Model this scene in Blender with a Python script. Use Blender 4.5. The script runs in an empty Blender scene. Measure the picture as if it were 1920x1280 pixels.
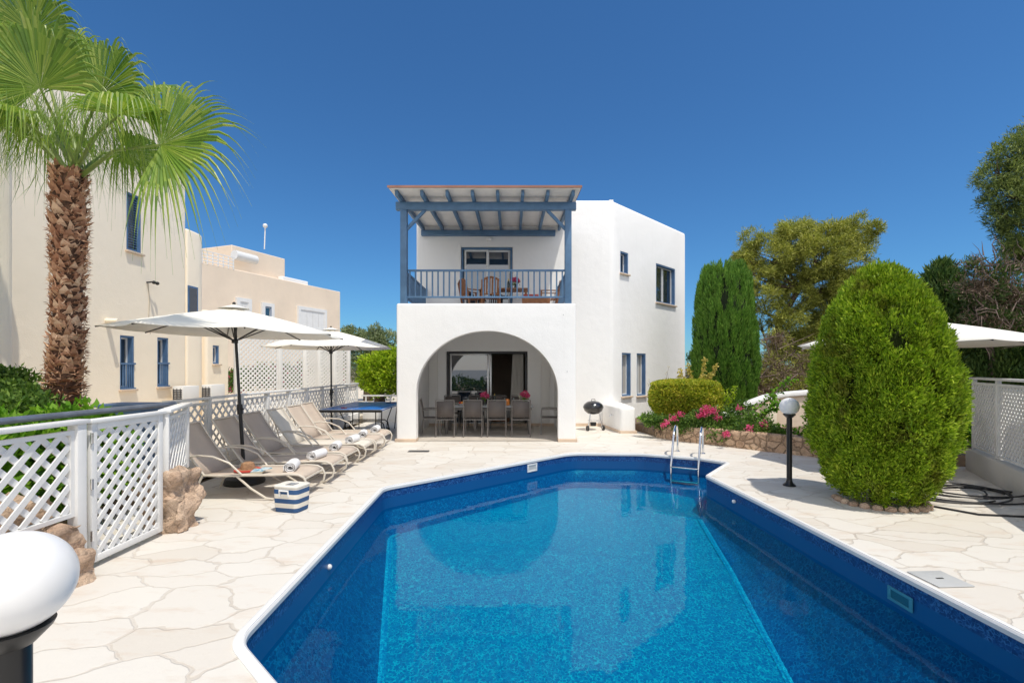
import bpy, bmesh, math, random
import numpy as np
from mathutils import Vector, Matrix
random.seed(7); rng = np.random.default_rng(11)
scn = bpy.context.scene; COL = scn.collection
R = math.radians; pi = math.pi
F = 907.0; EYE = 1.75; HOR = 690.0
def G(px, py, z=0.0):
    """photo pixel on a level at height z -> world x, y"""
    Y = F*(EYE-z)/(py-HOR); return ((px-960)/F*Y, Y)
def AT(px, py, Y): return ((px-960)/F*Y, Y, EYE-(py-HOR)/F*Y)

# ------------------------------------------------------------------ materials
MATS = {}
def _nodes(name):
    m = bpy.data.materials.new(name); m.use_nodes = True
    nt = m.node_tree; b = nt.nodes['Principled BSDF']; return m, nt, b
def N(nt, t, **kw):
    n = nt.nodes.new(t)
    for k, v in kw.items(): setattr(n, k, v)
    return n
def mixc(nt, fac, a, b, mode='MIX'):
    n = N(nt, 'ShaderNodeMix', data_type='RGBA', blend_type=mode)
    for s, v in ((0, fac), (6, a), (7, b)):
        if hasattr(v, 'is_output'): nt.links.new(v, n.inputs[s])
        elif isinstance(v, (int, float)): n.inputs[s].default_value = v
        else: n.inputs[s].default_value = (*v, 1) if len(v) == 3 else v
    return n.outputs[2]
def ramp(nt, fac, stops, interp='LINEAR'):
    n = N(nt, 'ShaderNodeValToRGB'); cr = n.color_ramp; cr.interpolation = interp
    while len(cr.elements) < len(stops): cr.elements.new(.5)
    for e, (p, c) in zip(cr.elements, stops):
        e.position = p; e.color = (*c, 1) if not isinstance(c, (int, float)) else (c, c, c, 1)
    nt.links.new(fac, n.inputs[0]); return n.outputs[0]
def math_(nt, op, a, b=0.0):
    n = N(nt, 'ShaderNodeMath', operation=op)
    for i, v in enumerate((a, b)):
        if hasattr(v, 'is_output'): nt.links.new(v, n.inputs[i])
        else: n.inputs[i].default_value = v
    return n.outputs[0]
def noise(nt, vec, scale, detail=3, rough=.55):
    n = N(nt, 'ShaderNodeTexNoise'); n.inputs['Scale'].default_value = scale
    n.inputs['Detail'].default_value = detail; n.inputs['Roughness'].default_value = rough
    if vec: nt.links.new(vec, n.inputs['Vector'])
    return n.outputs[0]
def pos(nt): return N(nt, 'ShaderNodeNewGeometry').outputs['Position']
def bump(nt, b, h, strength=.2, dist=.01):
    n = N(nt, 'ShaderNodeBump'); n.inputs['Strength'].default_value = strength; n.inputs['Distance'].default_value = dist
    nt.links.new(h, n.inputs['Height']); nt.links.new(n.outputs[0], b.inputs['Normal'])
def mat(name, c, rough=.6, var=.1, vs=3.0, bs=0.0, bsc=60, metal=0.0, spec=.5, c2=None, vd=4, coat=0):
    if name in MATS: return MATS[name]
    m, nt, b = _nodes(name); b.inputs['Roughness'].default_value = rough; b.inputs['Metallic'].default_value = metal
    b.inputs['Specular IOR Level'].default_value = spec
    if coat: b.inputs['Coat Weight'].default_value = coat
    tc = N(nt, 'ShaderNodeTexCoord').outputs['Object']
    c2 = c2 or tuple(x*(1-var*2) for x in c)
    f = ramp(nt, noise(nt, tc, vs, vd), [(.35, 0.0), (.65, 1.0)])
    nt.links.new(mixc(nt, f, c, c2), b.inputs['Base Color'])
    if bs: bump(nt, b, noise(nt, tc, bsc, 4), bs, .01)
    MATS[name] = m; return m
def leafmat(name, stops, trans=.25, rough=.55, clump=1.2, spec=.3, patch=None):
    if name in MATS: return MATS[name]
    m, nt, b = _nodes(name)
    isl = N(nt, 'ShaderNodeNewGeometry').outputs['Random Per Island']
    tc = N(nt, 'ShaderNodeTexCoord').outputs['Object']
    f = math_(nt, 'ADD', math_(nt, 'MULTIPLY', isl, .55), math_(nt, 'MULTIPLY', noise(nt, tc, clump, 3), .55))
    col = ramp(nt, f, stops)
    if patch: col = mixc(nt, math_(nt, 'MULTIPLY', ramp(nt, noise(nt, tc, 2.1, 5, .7), [(.53, 0.0), (.66, 1.0)]), .7), col, patch)
    nt.links.new(col, b.inputs['Base Color'])
    b.inputs['Roughness'].default_value = rough; b.inputs['Specular IOR Level'].default_value = spec
    t = N(nt, 'ShaderNodeBsdfTranslucent'); nt.links.new(mixc(nt, 1.0, col, (1.0, 1.15, .5), 'MULTIPLY'), t.inputs[0])
    mx = N(nt, 'ShaderNodeMixShader'); mx.inputs[0].default_value = trans
    nt.links.new(b.outputs[0], mx.inputs[1]); nt.links.new(t.outputs[0], mx.inputs[2])
    nt.links.new(mx.outputs[0], nt.nodes['Material Output'].inputs[0]); MATS[name] = m; return m

def plaster(name, c, c2, stain=.25):
    m, nt, b = _nodes(name); p = pos(nt)
    big = ramp(nt, noise(nt, p, .6, 5, .6), [(.4, 0.0), (.75, 1.0)])
    col = mixc(nt, math_(nt, 'MULTIPLY', big, stain), c, c2)
    mp = N(nt, 'ShaderNodeMapping'); mp.inputs['Scale'].default_value = (6, 6, .5); nt.links.new(p, mp.inputs[0])
    st = ramp(nt, noise(nt, mp.outputs[0], 1.0, 5, .7), [(.58, 0.0), (.8, 1.0)])
    col = mixc(nt, math_(nt, 'MULTIPLY', st, stain*.6), col, tuple(x*.82 for x in c2))
    nt.links.new(col, b.inputs['Base Color']); b.inputs['Roughness'].default_value = .85; b.inputs['Specular IOR Level'].default_value = .2
    h = math_(nt, 'ADD', noise(nt, p, 40, 4, .6), math_(nt, 'MULTIPLY', noise(nt, p, 3.5, 3), 2.5))
    bump(nt, b, h, .35, .012); MATS[name] = m; return m
def paving():
    m, nt, b = _nodes('crazy_paving'); p = pos(nt)
    nz = N(nt, 'ShaderNodeTexNoise'); nz.inputs['Scale'].default_value = 1.3; nz.inputs['Detail'].default_value = 4
    nt.links.new(p, nz.inputs['Vector'])
    vm = N(nt, 'ShaderNodeVectorMath', operation='MULTIPLY_ADD'); nt.links.new(nz.outputs['Color'], vm.inputs[0])
    vm.inputs[1].default_value = (.7, .7, 0); nt.links.new(p, vm.inputs[2])
    mp = N(nt, 'ShaderNodeMapping'); mp.inputs['Scale'].default_value = (.85, 1.5, 0); mp.inputs['Rotation'].default_value = (0, 0, .45)
    nt.links.new(vm.outputs[0], mp.inputs[0])
    v = N(nt, 'ShaderNodeTexVoronoi', feature='DISTANCE_TO_EDGE', voronoi_dimensions='2D'); v.inputs['Scale'].default_value = 1.9
    vc = N(nt, 'ShaderNodeTexVoronoi', feature='F1', voronoi_dimensions='2D'); vc.inputs['Scale'].default_value = 1.9
    nt.links.new(mp.outputs[0], v.inputs['Vector']); nt.links.new(mp.outputs[0], vc.inputs['Vector'])
    hs = N(nt, 'ShaderNodeSeparateColor'); nt.links.new(vc.outputs['Color'], hs.inputs[0])
    stone = ramp(nt, hs.outputs[0], [(0, (.65, .61, .55)), (.35, (.69, .66, .605)), (.7, (.67, .635, .58)), (1, (.63, .585, .52))])
    mp2 = N(nt, 'ShaderNodeMapping'); mp2.inputs['Scale'].default_value = (1.2, 3.2, 1); mp2.inputs['Rotation'].default_value = (0, 0, .3)
    nt.links.new(p, mp2.inputs[0])
    veins = ramp(nt, noise(nt, mp2.outputs[0], 1.6, 6, .65), [(.53, 0.0), (.72, 1.0)])
    stone = mixc(nt, math_(nt, 'MULTIPLY', veins, .5), stone, (.56, .43, .32))
    spot = ramp(nt, noise(nt, p, 9, 6, .7), [(.6, 0.0), (.75, 1.0)])
    stone = mixc(nt, math_(nt, 'MULTIPLY', spot, .18), stone, (.38, .29, .21))
    wn = math_(nt, 'MULTIPLY', noise(nt, p, 5, 3), .03)
    e = math_(nt, 'SUBTRACT', v.outputs[0], wn)
    g = ramp(nt, e, [(.002, 1.0), (.017, 0.0)])
    gv = ramp(nt, noise(nt, p, 1.1, 3), [(.35, (.54, .47, .39)), (.68, (.36, .30, .24))])
    col = mixc(nt, math_(nt, 'MULTIPLY', g, ramp(nt, noise(nt, p, .9, 4), [(.3, .2), (.7, .6)])), stone, gv)
    nt.links.new(col, b.inputs['Base Color']); b.inputs['Roughness'].default_value = .75; b.inputs['Specular IOR Level'].default_value = .25
    h = math_(nt, 'ADD', math_(nt, 'MULTIPLY', math_(nt, 'SUBTRACT', 1.0, g), 1.0), math_(nt, 'MULTIPLY', noise(nt, p, 7, 5), .7))
    bump(nt, b, h, .5, .012); MATS['paving'] = m; return m
def mosaic(name, ca, cb, cc, zband=False, scale=30.0):
    m, nt, b = _nodes(name); p = pos(nt)
    nz = N(nt, 'ShaderNodeTexNoise'); nz.inputs['Scale'].default_value = 22; nt.links.new(p, nz.inputs['Vector'])
    vm = N(nt, 'ShaderNodeVectorMath', operation='MULTIPLY_ADD'); nt.links.new(nz.outputs['Color'], vm.inputs[0])
    vm.inputs[1].default_value = (.03, .03, .03); nt.links.new(p, vm.inputs[2])
    v = N(nt, 'ShaderNodeTexVoronoi', feature='DISTANCE_TO_EDGE'); v.inputs['Scale'].default_value = scale
    nt.links.new(vm.outputs[0], v.inputs['Vector'])
    vc = N(nt, 'ShaderNodeTexVoronoi', feature='F1'); vc.inputs['Scale'].default_value = scale*1.3; nt.links.new(vm.outputs[0], vc.inputs['Vector'])
    sp = N(nt, 'ShaderNodeSeparateColor'); nt.links.new(vc.outputs['Color'], sp.inputs[0])
    line = ramp(nt, v.outputs[0], [(.04, 1.0), (.16, 0.0)])
    base = mixc(nt, ramp(nt, sp.outputs[0], [(.2, 0.0), (.8, 1.0)]), ca, cb)
    col = mixc(nt, math_(nt, 'MULTIPLY', line, ramp(nt, sp.outputs[1], [(.3, .15), (.8, 1.0)])), base, cc)
    if zband:
        s = N(nt, 'ShaderNodeSeparateXYZ'); nt.links.new(p, s.inputs[0])
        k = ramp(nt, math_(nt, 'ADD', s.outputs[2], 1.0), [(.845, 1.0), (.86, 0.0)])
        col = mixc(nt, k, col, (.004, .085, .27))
    nt.links.new(col, b.inputs['Base Color']); b.inputs['Roughness'].default_value = .35
    MATS[name] = m; return m
def water():
    m, nt, b = _nodes('pool_water'); nt.nodes.remove(b)
    tr = N(nt, 'ShaderNodeBsdfTransparent'); tr.inputs[0].default_value = (.30, .94, .985, 1)
    gl = N(nt, 'ShaderNodeBsdfGlossy'); gl.inputs['Roughness'].default_value = .0; gl.inputs[0].default_value = (1, 1, 1, 1)
    fr = N(nt, 'ShaderNodeFresnel'); fr.inputs[0].default_value = 1.33
    mx = N(nt, 'ShaderNodeMixShader'); p = pos(nt)
    bp = N(nt, 'ShaderNodeBump'); bp.inputs['Strength'].default_value = .35; bp.inputs['Distance'].default_value = .01
    h = math_(nt, 'ADD', noise(nt, p, 2.2, 2), math_(nt, 'MULTIPLY', noise(nt, p, 9, 2), .18))
    nt.links.new(h, bp.inputs['Height']); nt.links.new(bp.outputs[0], gl.inputs['Normal']); nt.links.new(bp.outputs[0], fr.inputs['Normal'])
    nt.links.new(math_(nt, 'MULTIPLY', fr.outputs[0], .38), mx.inputs[0]); nt.links.new(tr.outputs[0], mx.inputs[1]); nt.links.new(gl.outputs[0], mx.inputs[2])
    nt.links.new(mx.outputs[0], nt.nodes['Material Output'].inputs[0]); MATS['water'] = m; return m
def glass(name, tint, refl, dark=None):
    m, nt, b = _nodes(name); nt.nodes.remove(b)
    if dark is None:
        tr = N(nt, 'ShaderNodeBsdfTransparent'); tr.inputs[0].default_value = (*tint, 1)
    else:
        tr = N(nt, 'ShaderNodeBsdfDiffuse'); tr.inputs[0].default_value = (*dark, 1)
    gl = N(nt, 'ShaderNodeBsdfGlossy'); gl.inputs['Roughness'].default_value = .01
    lw = N(nt, 'ShaderNodeFresnel'); lw.inputs[0].default_value = 1.5
    f = math_(nt, 'ADD', lw.outputs[0], refl); mx = N(nt, 'ShaderNodeMixShader')
    nt.links.new(f, mx.inputs[0]); nt.links.new(tr.outputs[0], mx.inputs[1]); nt.links.new(gl.outputs[0], mx.inputs[2])
    nt.links.new(mx.outputs[0], nt.nodes['Material Output'].inputs[0]); MATS[name] = m; return m
def rubble(name, ca, cb, cm, scale=5.0, mortar=True):
    m, nt, b = _nodes(name); p = pos(nt)
    nz = N(nt, 'ShaderNodeTexNoise'); nz.inputs['Scale'].default_value = 3.0; nz.inputs['Detail'].default_value = 4; nt.links.new(p, nz.inputs['Vector'])
    vm = N(nt, 'ShaderNodeVectorMath', operation='MULTIPLY_ADD'); nt.links.new(nz.outputs['Color'], vm.inputs[0])
    vm.inputs[1].default_value = (.2, .2, .2); nt.links.new(p, vm.inputs[2])
    v = N(nt, 'ShaderNodeTexVoronoi', feature='DISTANCE_TO_EDGE'); v.inputs['Scale'].default_value = scale
    vc = N(nt, 'ShaderNodeTexVoronoi', feature='F1'); vc.inputs['Scale'].default_value = scale
    nt.links.new(vm.outputs[0], v.inputs['Vector']); nt.links.new(vm.outputs[0], vc.inputs['Vector'])
    sp = N(nt, 'ShaderNodeSeparateColor'); nt.links.new(vc.outputs['Color'], sp.inputs[0])
    col = mixc(nt, sp.outputs[0], ca, cb)
    fine = noise(nt, p, 14, 7, .7)
    col = mixc(nt, ramp(nt, fine, [(.45, 0.0), (.7, .8)]), col, tuple(x*.55 for x in cb))
    e = ramp(nt, v.outputs[0], [(.02, 1.0), (.07, 0.0)])
    if mortar: col = mixc(nt, math_(nt, 'MULTIPLY', e, .8), col, cm)
    nt.links.new(col, b.inputs['Base Color']); b.inputs['Roughness'].default_value = .9; b.inputs['Specular IOR Level'].default_value = .1
    h = math_(nt, 'SUBTRACT', math_(nt, 'MULTIPLY', fine, 1.4), math_(nt, 'MULTIPLY', e, 1.0 if mortar else .2))
    bump(nt, b, h, 1.0, .045); MATS[name] = m; return m
def stripes_mat():
    m, nt, b = _nodes('striped_canvas'); s = N(nt, 'ShaderNodeSeparateXYZ'); tc = N(nt, 'ShaderNodeTexCoord').outputs['Object']
    nt.links.new(tc, s.inputs[0])
    f = math_(nt, 'FRACT', math_(nt, 'MULTIPLY', math_(nt, 'ADD', s.outputs[2], .055), 1/.112))
    k = ramp(nt, f, [(.0, 0.0), (.5, 1.0)], 'CONSTANT')
    nt.links.new(mixc(nt, k, (.78, .73, .64), (.03, .09, .22)), b.inputs['Base Color']); b.inputs['Roughness'].default_value = .8
    bump(nt, b, noise(nt, tc, 200, 2), .15, .002); MATS['stripe'] = m; return m
def sling(name, c):
    m, nt, b = _nodes(name); tc = N(nt, 'ShaderNodeTexCoord').outputs['Object']
    w = N(nt, 'ShaderNodeTexWave'); w.inputs['Scale'].default_value = 60; w.bands_direction = 'Y'; nt.links.new(tc, w.inputs[0])
    f = math_(nt, 'ADD', math_(nt, 'MULTIPLY', w.outputs[1], .3), math_(nt, 'MULTIPLY', noise(nt, tc, 5, 4), .7))
    nt.links.new(mixc(nt, f, tuple(x*1.1 for x in c), tuple(x*.8 for x in c)), b.inputs['Base Color'])
    b.inputs['Roughness'].default_value = .75; bump(nt, b, w.outputs[1], .15, .002); MATS[name] = m; return m

WHITE = plaster('white_plaster', (.885, .88, .87), (.78, .77, .75), .35)
INNER = plaster('portico_plaster', (.80, .785, .76), (.72, .70, .67), .2)
CREAM = plaster('cream_plaster', (.95, .85, .69), (.88, .77, .60), .3)
BEIGE = plaster('beige_plaster', (.82, .69, .55), (.58, .49, .40), .35)
NWALL = plaster('grey_white_plaster', (.62, .60, .56), (.5, .47, .43), .5)
PAVE = paving(); WATER = water()
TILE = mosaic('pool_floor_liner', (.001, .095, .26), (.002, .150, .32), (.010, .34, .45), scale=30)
TILE_SHADE = mosaic('shaded_slope_liner', (.001, .035, .15), (.002, .065, .21), (.008, .14, .30), scale=30)  # darker copy of the floor liner, shade of the side slopes in its colour
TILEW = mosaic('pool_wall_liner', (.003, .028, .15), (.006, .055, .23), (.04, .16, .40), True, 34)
FOLD_LIGHT = mosaic('fold_highlight', (.006, .17, .36), (.012, .23, .41), (.04, .42, .55), scale=30)  # paler liner colour, painted light along the floor folds
BLUE = mat('blue_paint', (.095, .195, .335), .55, .09, 5, .1, 40)
BLUE2 = mat('faded_blue_paint', (.10, .20, .37), .6, .12, 4, .1, 40)
WPAINT = mat('white_paint', (.80, .80, .79), .45, .03, 3, .05, 60)
WMETAL = mat('white_metal', (.78, .78, .77), .35, .02)
ALU = mat('aluminium_frame', (.55, .55, .55), .35, .05, metal=.6)
DFRAME = mat('dark_frame', (.05, .05, .055), .4, .05)
GLR = glass('sky_reflecting_glass', (.5, .5, .5), .17, (.012, .025, .045))
GLT = glass('clear_glass', (.75, .8, .8), .05)
GLW = glass('net_curtained_glass', (.5, .5, .5), .06, (.42, .40, .37))
STEEL = mat('stainless_steel', (.75, .76, .78), .12, .03, metal=1.0)
PIPE = mat('blue_grey_pipe', (.30, .35, .45), .35, .12, 6, metal=.6)
BLACKM = mat('black_metal', (.015, .015, .016), .35, .1)
BLACKP = mat('black_plastic', (.02, .02, .021), .5, .2, 8)
CANVAS = mat('canopy_canvas', (.88, .855, .79), .9, .03, 4, .05, 150)
TAUPE = sling('taupe_sling', (.60, .50, .41)); CREAMS = sling('cream_sling', (.78, .72, .62))
LFRAME = mat('lounger_frame', (.68, .62, .53), .4, .04)
TOWEL = mat('towel_terry', (.84, .84, .85), .95, .03, 8, .5, 180)
CHARC = sling('charcoal_sling', (.115, .10, .095)); CHF = mat('grey_chair_frame', (.17, .155, .145), .4, .06)
SKIRT = mat('skirting_tile', (.70, .55, .42), .6, .08, 4)
STONE = rubble('rubble_stone', (.80, .58, .40), (.62, .42, .28), (.40, .28, .19), 5.5)
ROCK = rubble('rough_rock', (.82, .62, .46), (.66, .46, .33), (.4, .3, .2), 5.0, False)
TEAK = mat('orange_wood', (.36, .14, .05), .5, .15, 12, .1, 50)
SOIL = mat('soil', (.20, .14, .09), .95, .2, 5, .6, 30)
GROUND = mat('dry_ground', (.33, .27, .19), .95, .15, .6, .5, 6)
BARK = mat('bark', (.13, .09, .065), .95, .25, 9, .6, 30)
GREYT = mat('grey_twig', (.22, .16, .13), .9, .25, 9)
GLOBE = mat('opal_globe', (.86,.86,.86), .28, .015)
TTBLUE = mat('table_tennis_blue', (.015, .12, .42), .35, .04)
RUBBER = mat('black_rubber', (.018, .018, .02), .45, .1)
GREYP = mat('grey_plastic', (.52, .53, .53), .5, .05)
ROOFRED = mat('roof_edge_red', (.36, .17, .12), .7, .1)
ROOFW = mat('roof_sheet_underside', (.84, .80, .75), .7, .04, 4)

# ------------------------------------------------------------------ mesh builder
def root_of(o):
    while o.parent: o = o.parent
    return o
class MB:
    def __init__(s, M=None): s.v = []; s.f = []; s.M = M
    def _add(s, vs, fs):
        o = len(s.v); M = s.M
        for p in vs:
            p = Vector(p); s.v.append(M @ p if M else p)
        s.f += [tuple(o+i for i in f) for f in fs]
    def box(s, x0, x1, y0, y1, z0, z1):
        s._add([(x0,y0,z0),(x1,y0,z0),(x1,y1,z0),(x0,y1,z0),(x0,y0,z1),(x1,y0,z1),(x1,y1,z1),(x0,y1,z1)],
               [(0,3,2,1),(4,5,6,7),(0,1,5,4),(1,2,6,5),(2,3,7,6),(3,0,4,7)]); return s
    def bar(s, p, q, w, h=None, up=(0,0,1)):
        h = h or w; p, q = Vector(p), Vector(q); d = (q-p).normalized(); u = Vector(up)
        if abs(d.dot(u)) > .95: u = Vector((0,1,0)) if abs(d.y) < .9 else Vector((1,0,0))
        a = d.cross(u).normalized()*w/2; b = a.cross(d).normalized()*h/2
        s._add([p-a-b,p+a-b,p+a+b,p-a+b,q-a-b,q+a-b,q+a+b,q-a+b],
               [(0,1,2,3),(7,6,5,4),(0,4,5,1),(1,5,6,2),(2,6,7,3),(3,7,4,0)]); return s
    def tube(s, pts, r, n=10, closed=False):
        pts = [Vector(p) for p in pts]; m = len(pts); rs = r if isinstance(r, (list, tuple)) else [r]*m
        vs = []; fs = []; prev = None
        for i, p in enumerate(pts):
            if closed: t = pts[(i+1) % m]-pts[i-1]
            else: t = pts[min(i+1, m-1)]-pts[max(i-1, 0)]
            t.normalize()
            if prev is None:
                a = t.cross(Vector((0,0,1)));
                if a.length < .05: a = t.cross(Vector((1,0,0)))
            else: a = prev - t*prev.dot(t)
            a.normalize(); prev = a; b = t.cross(a)
            for k in range(n):
                th = 2*pi*k/n; vs.append(p+(a*math.cos(th)+b*math.sin(th))*rs[i])
        for i in range(m if closed else m-1):
            for k in range(n):
                i2 = (i+1) % m; fs.append((i*n+k, i*n+(k+1) % n, i2*n+(k+1) % n, i2*n+k))
        if not closed: fs += [tuple(range(n-1, -1, -1)), tuple((m-1)*n+k for k in range(n))]
        s._add(vs, fs); return s
    def lathe(s, prof, c=(0,0,0), n=24, sx=1, sy=1):
        vs = []; fs = []; m = len(prof)
        for r, z in prof:
            for k in range(n):
                th = 2*pi*k/n; vs.append((c[0]+r*sx*math.cos(th), c[1]+r*sy*math.sin(th), c[2]+z))
        for i in range(m-1):
            for k in range(n): fs.append((i*n+k, i*n+(k+1) % n, (i+1)*n+(k+1) % n, (i+1)*n+k))
        fs += [tuple(range(n-1, -1, -1)), tuple((m-1)*n+k for k in range(n))]
        s._add(vs, fs); return s
    def ball(s, c, r, n=20, m=12, sz=1.0):
        return s.lathe([(r*math.sin(pi*i/m) if 0 < i < m else r*.01, -r*sz*math.cos(pi*i/m)) for i in range(m+1)], c, n)
    def prism(s, poly, z0, z1):
        n = len(poly); s._add([(x,y,z0) for x,y in poly]+[(x,y,z1) for x,y in poly],
            [tuple(range(n-1,-1,-1)), tuple(range(n,2*n))]+[(i,(i+1)%n,n+(i+1)%n,n+i) for i in range(n)]); return s
    def prism_xz(s, poly, y0, y1):
        n = len(poly); s._add([(x,y0,z) for x,z in poly]+[(x,y1,z) for x,z in poly],
            [tuple(range(n)), tuple(range(2*n-1,n-1,-1))]+[(i,n+i,n+(i+1)%n,(i+1)%n) for i in range(n)]); return s
    def build(s, name, m, parent=None, world=False, bevel=0, smooth=True, seg=2, angle=35):
        me = bpy.data.meshes.new(name); vs = s.v
        if world and parent is not None:
            L = root_of(parent).location; vs = [v-L for v in vs]
        me.from_pydata([tuple(v) for v in vs], [], s.f)
        if bevel:
            bm = bmesh.new(); bm.from_mesh(me)
            es = [e for e in bm.edges if len(e.link_faces) == 2 and e.calc_face_angle(0) > R(40)]
            bmesh.ops.bevel(bm, geom=es, offset=bevel, segments=seg, profile=.5, affect='EDGES', clamp_overlap=True)
            bm.to_mesh(me); bm.free()
        me.validate(); me.update()
        if m: me.materials.append(m)
        if smooth:
            me.polygons.foreach_set('use_smooth', [True]*len(me.polygons)); me.set_sharp_from_angle(angle=R(angle))
        o = bpy.data.objects.new(name, me); COL.objects.link(o)
        if parent is not None: o.parent = parent
        return o
def tag(o, label=None, cat=None, group=None, kind=None):
    if label: o['label'] = label
    if cat: o['category'] = cat
    if group: o['group'] = group
    if kind: o['kind'] = kind
    return o
def thing(name, label, cat, loc=(0,0,0), rz=0, group=None):
    o = bpy.data.objects.new(name, None); COL.objects.link(o); o.empty_display_size = .1
    o.location = loc; o.rotation_euler = (0,0,rz); return tag(o, label, cat, group)
def kids(o): return [c for c in bpy.data.objects if c.parent == o]
def copy_tree(o, parent=None):
    ch = kids(o); c = o.copy(); COL.objects.link(c); c.parent = parent
    for k in ch: copy_tree(k, c)
    return c
def frame(x, y, z, a): return Matrix.Translation((x, y, z)) @ Matrix.Rotation(a, 4, 'Z')
def carve(o, cutters):
    cs = []
    for c in cutters:
        k = c.build('cutter', None, smooth=False)
        bm = bmesh.new(); bm.from_mesh(k.data); bmesh.ops.recalc_face_normals(bm, faces=bm.faces); bm.to_mesh(k.data); bm.free()
        cs.append(k); md = o.modifiers.new('cut', 'BOOLEAN'); md.operation = 'DIFFERENCE'; md.object = k; md.solver = 'EXACT'
    bpy.context.view_layer.update(); dg = bpy.context.evaluated_depsgraph_get()
    me = bpy.data.meshes.new_from_object(o.evaluated_get(dg)); o.modifiers.clear(); old = o.data; o.data = me
    for k in cs: bpy.data.objects.remove(k)
    me.polygons.foreach_set('use_smooth', [True]*len(me.polygons)); me.set_sharp_from_angle(angle=R(35))
    me.name = old.name
def rebase(o, parent):
    o.parent = parent; o.data.transform(Matrix.Translation(-root_of(parent).location))
def displaced(mb, name, m, parent, amp, freq, sub=3, world=False, seed=0):
    """rocky mesh: subdivide and displace"""
    from mathutils import noise as mn
    o = mb.build(name, m, parent, world=world, smooth=False); bm = bmesh.new(); bm.from_mesh(o.data)
    bmesh.ops.subdivide_edges(bm, edges=bm.edges, cuts=sub, use_grid_fill=True)
    for _ in range(2): bmesh.ops.smooth_vert(bm, verts=bm.verts, factor=.4, use_axis_x=True, use_axis_y=True, use_axis_z=True)
    bm.normal_update()
    for v in bm.verts:
        p = v.co*freq+Vector((seed*7.1, seed*3.3, 0)); v.co += v.normal*amp*(mn.noise(p)+.6*mn.noise(p*2.3)+.35*mn.noise(p*5))
    bm.to_mesh(o.data); bm.free()
    o.data.polygons.foreach_set('use_smooth', [True]*len(o.data.polygons)); o.data.set_sharp_from_angle(angle=R(50)); return o

# ------------------------------------------------------------------ foliage
def nz(P, s, seed=0):
    x, y, z = (P*s+seed*1.7).T
    return (np.sin(x*1.7+2.1*np.sin(y*1.3+seed))+np.sin(y*2.1+1.7*np.sin(z*1.5))+np.sin(z*1.9+1.9*np.sin(x*1.1)))/3
def unit(V): return V/np.maximum(np.linalg.norm(V, axis=1, keepdims=True), 1e-9)
def cards(name, P, D, L, W, m, parent, bend=0.25):
    n = len(P); D = unit(D); S = unit(np.cross(D, rng.normal(size=(n,3)))); U = np.cross(S, D)
    L = np.broadcast_to(np.asarray(L, float), (n,))[:,None]; W = np.broadcast_to(np.asarray(W, float), (n,))[:,None]
    mid = P+D*L*.5+U*L*bend*.3
    V = np.stack([P, mid-S*W*.5, P+D*L, mid+S*W*.5], 1).reshape(-1, 3)
    return quads(name, V, m, parent)
def quads(name, V, m, parent):
    n = len(V)//4; me = bpy.data.meshes.new(name); me.vertices.add(4*n); me.vertices.foreach_set('co', V.astype(np.float32).ravel())
    me.loops.add(4*n); me.loops.foreach_set('vertex_index', np.arange(4*n, dtype=np.int32))
    me.polygons.add(n); me.polygons.foreach_set('loop_start', np.arange(0, 4*n, 4, dtype=np.int32))
    me.update(calc_edges=True); me.validate(); me.materials.append(m)
    o = bpy.data.objects.new(name, me); COL.objects.link(o)
    if parent is not None: o.parent = parent
    return o
def lobe_points(lobes, dens, gap=.0, seed=0, shell=.55):
    out = []; nrm = []
    for (c, r) in lobes:
        r = np.array(r if hasattr(r, '__len__') else (r, r, r*.8)); n = int(dens*(r[0]*r[1]+r[1]*r[2]+r[0]*r[2])/3)
        d = unit(rng.normal(size=(n,3))); q = shell+(1-shell)*rng.random((n,1))**.6
        rr = 1+.28*nz(d*2.0+np.array(c), 1.6, seed)[:,None]
        out.append(np.array(c)+d*r*q*rr); nrm.append(d)
    P = np.concatenate(out); D = np.concatenate(nrm)
    k = nz(P, 2.6, seed+3) > gap-1; P, D = P[k], D[k]; return P, D
def crown(name, lobes, dens, L, W, m, parent, gap=.55, tuft=5, up=.3, seed=0, shell=.55, spread=.7):
    P, D = lobe_points(lobes, dens, gap, seed, shell)
    P = np.repeat(P, tuft, 0); D = np.repeat(D, tuft, 0)
    D = D*.7+np.array([0,0,up])+rng.normal(size=D.shape)*spread; P = P+rng.normal(size=P.shape)*L*.35
    return cards(name, P, D, L*rng.uniform(.6, 1.3, len(P)), W*rng.uniform(.7, 1.2, len(P)), m, parent)
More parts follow.
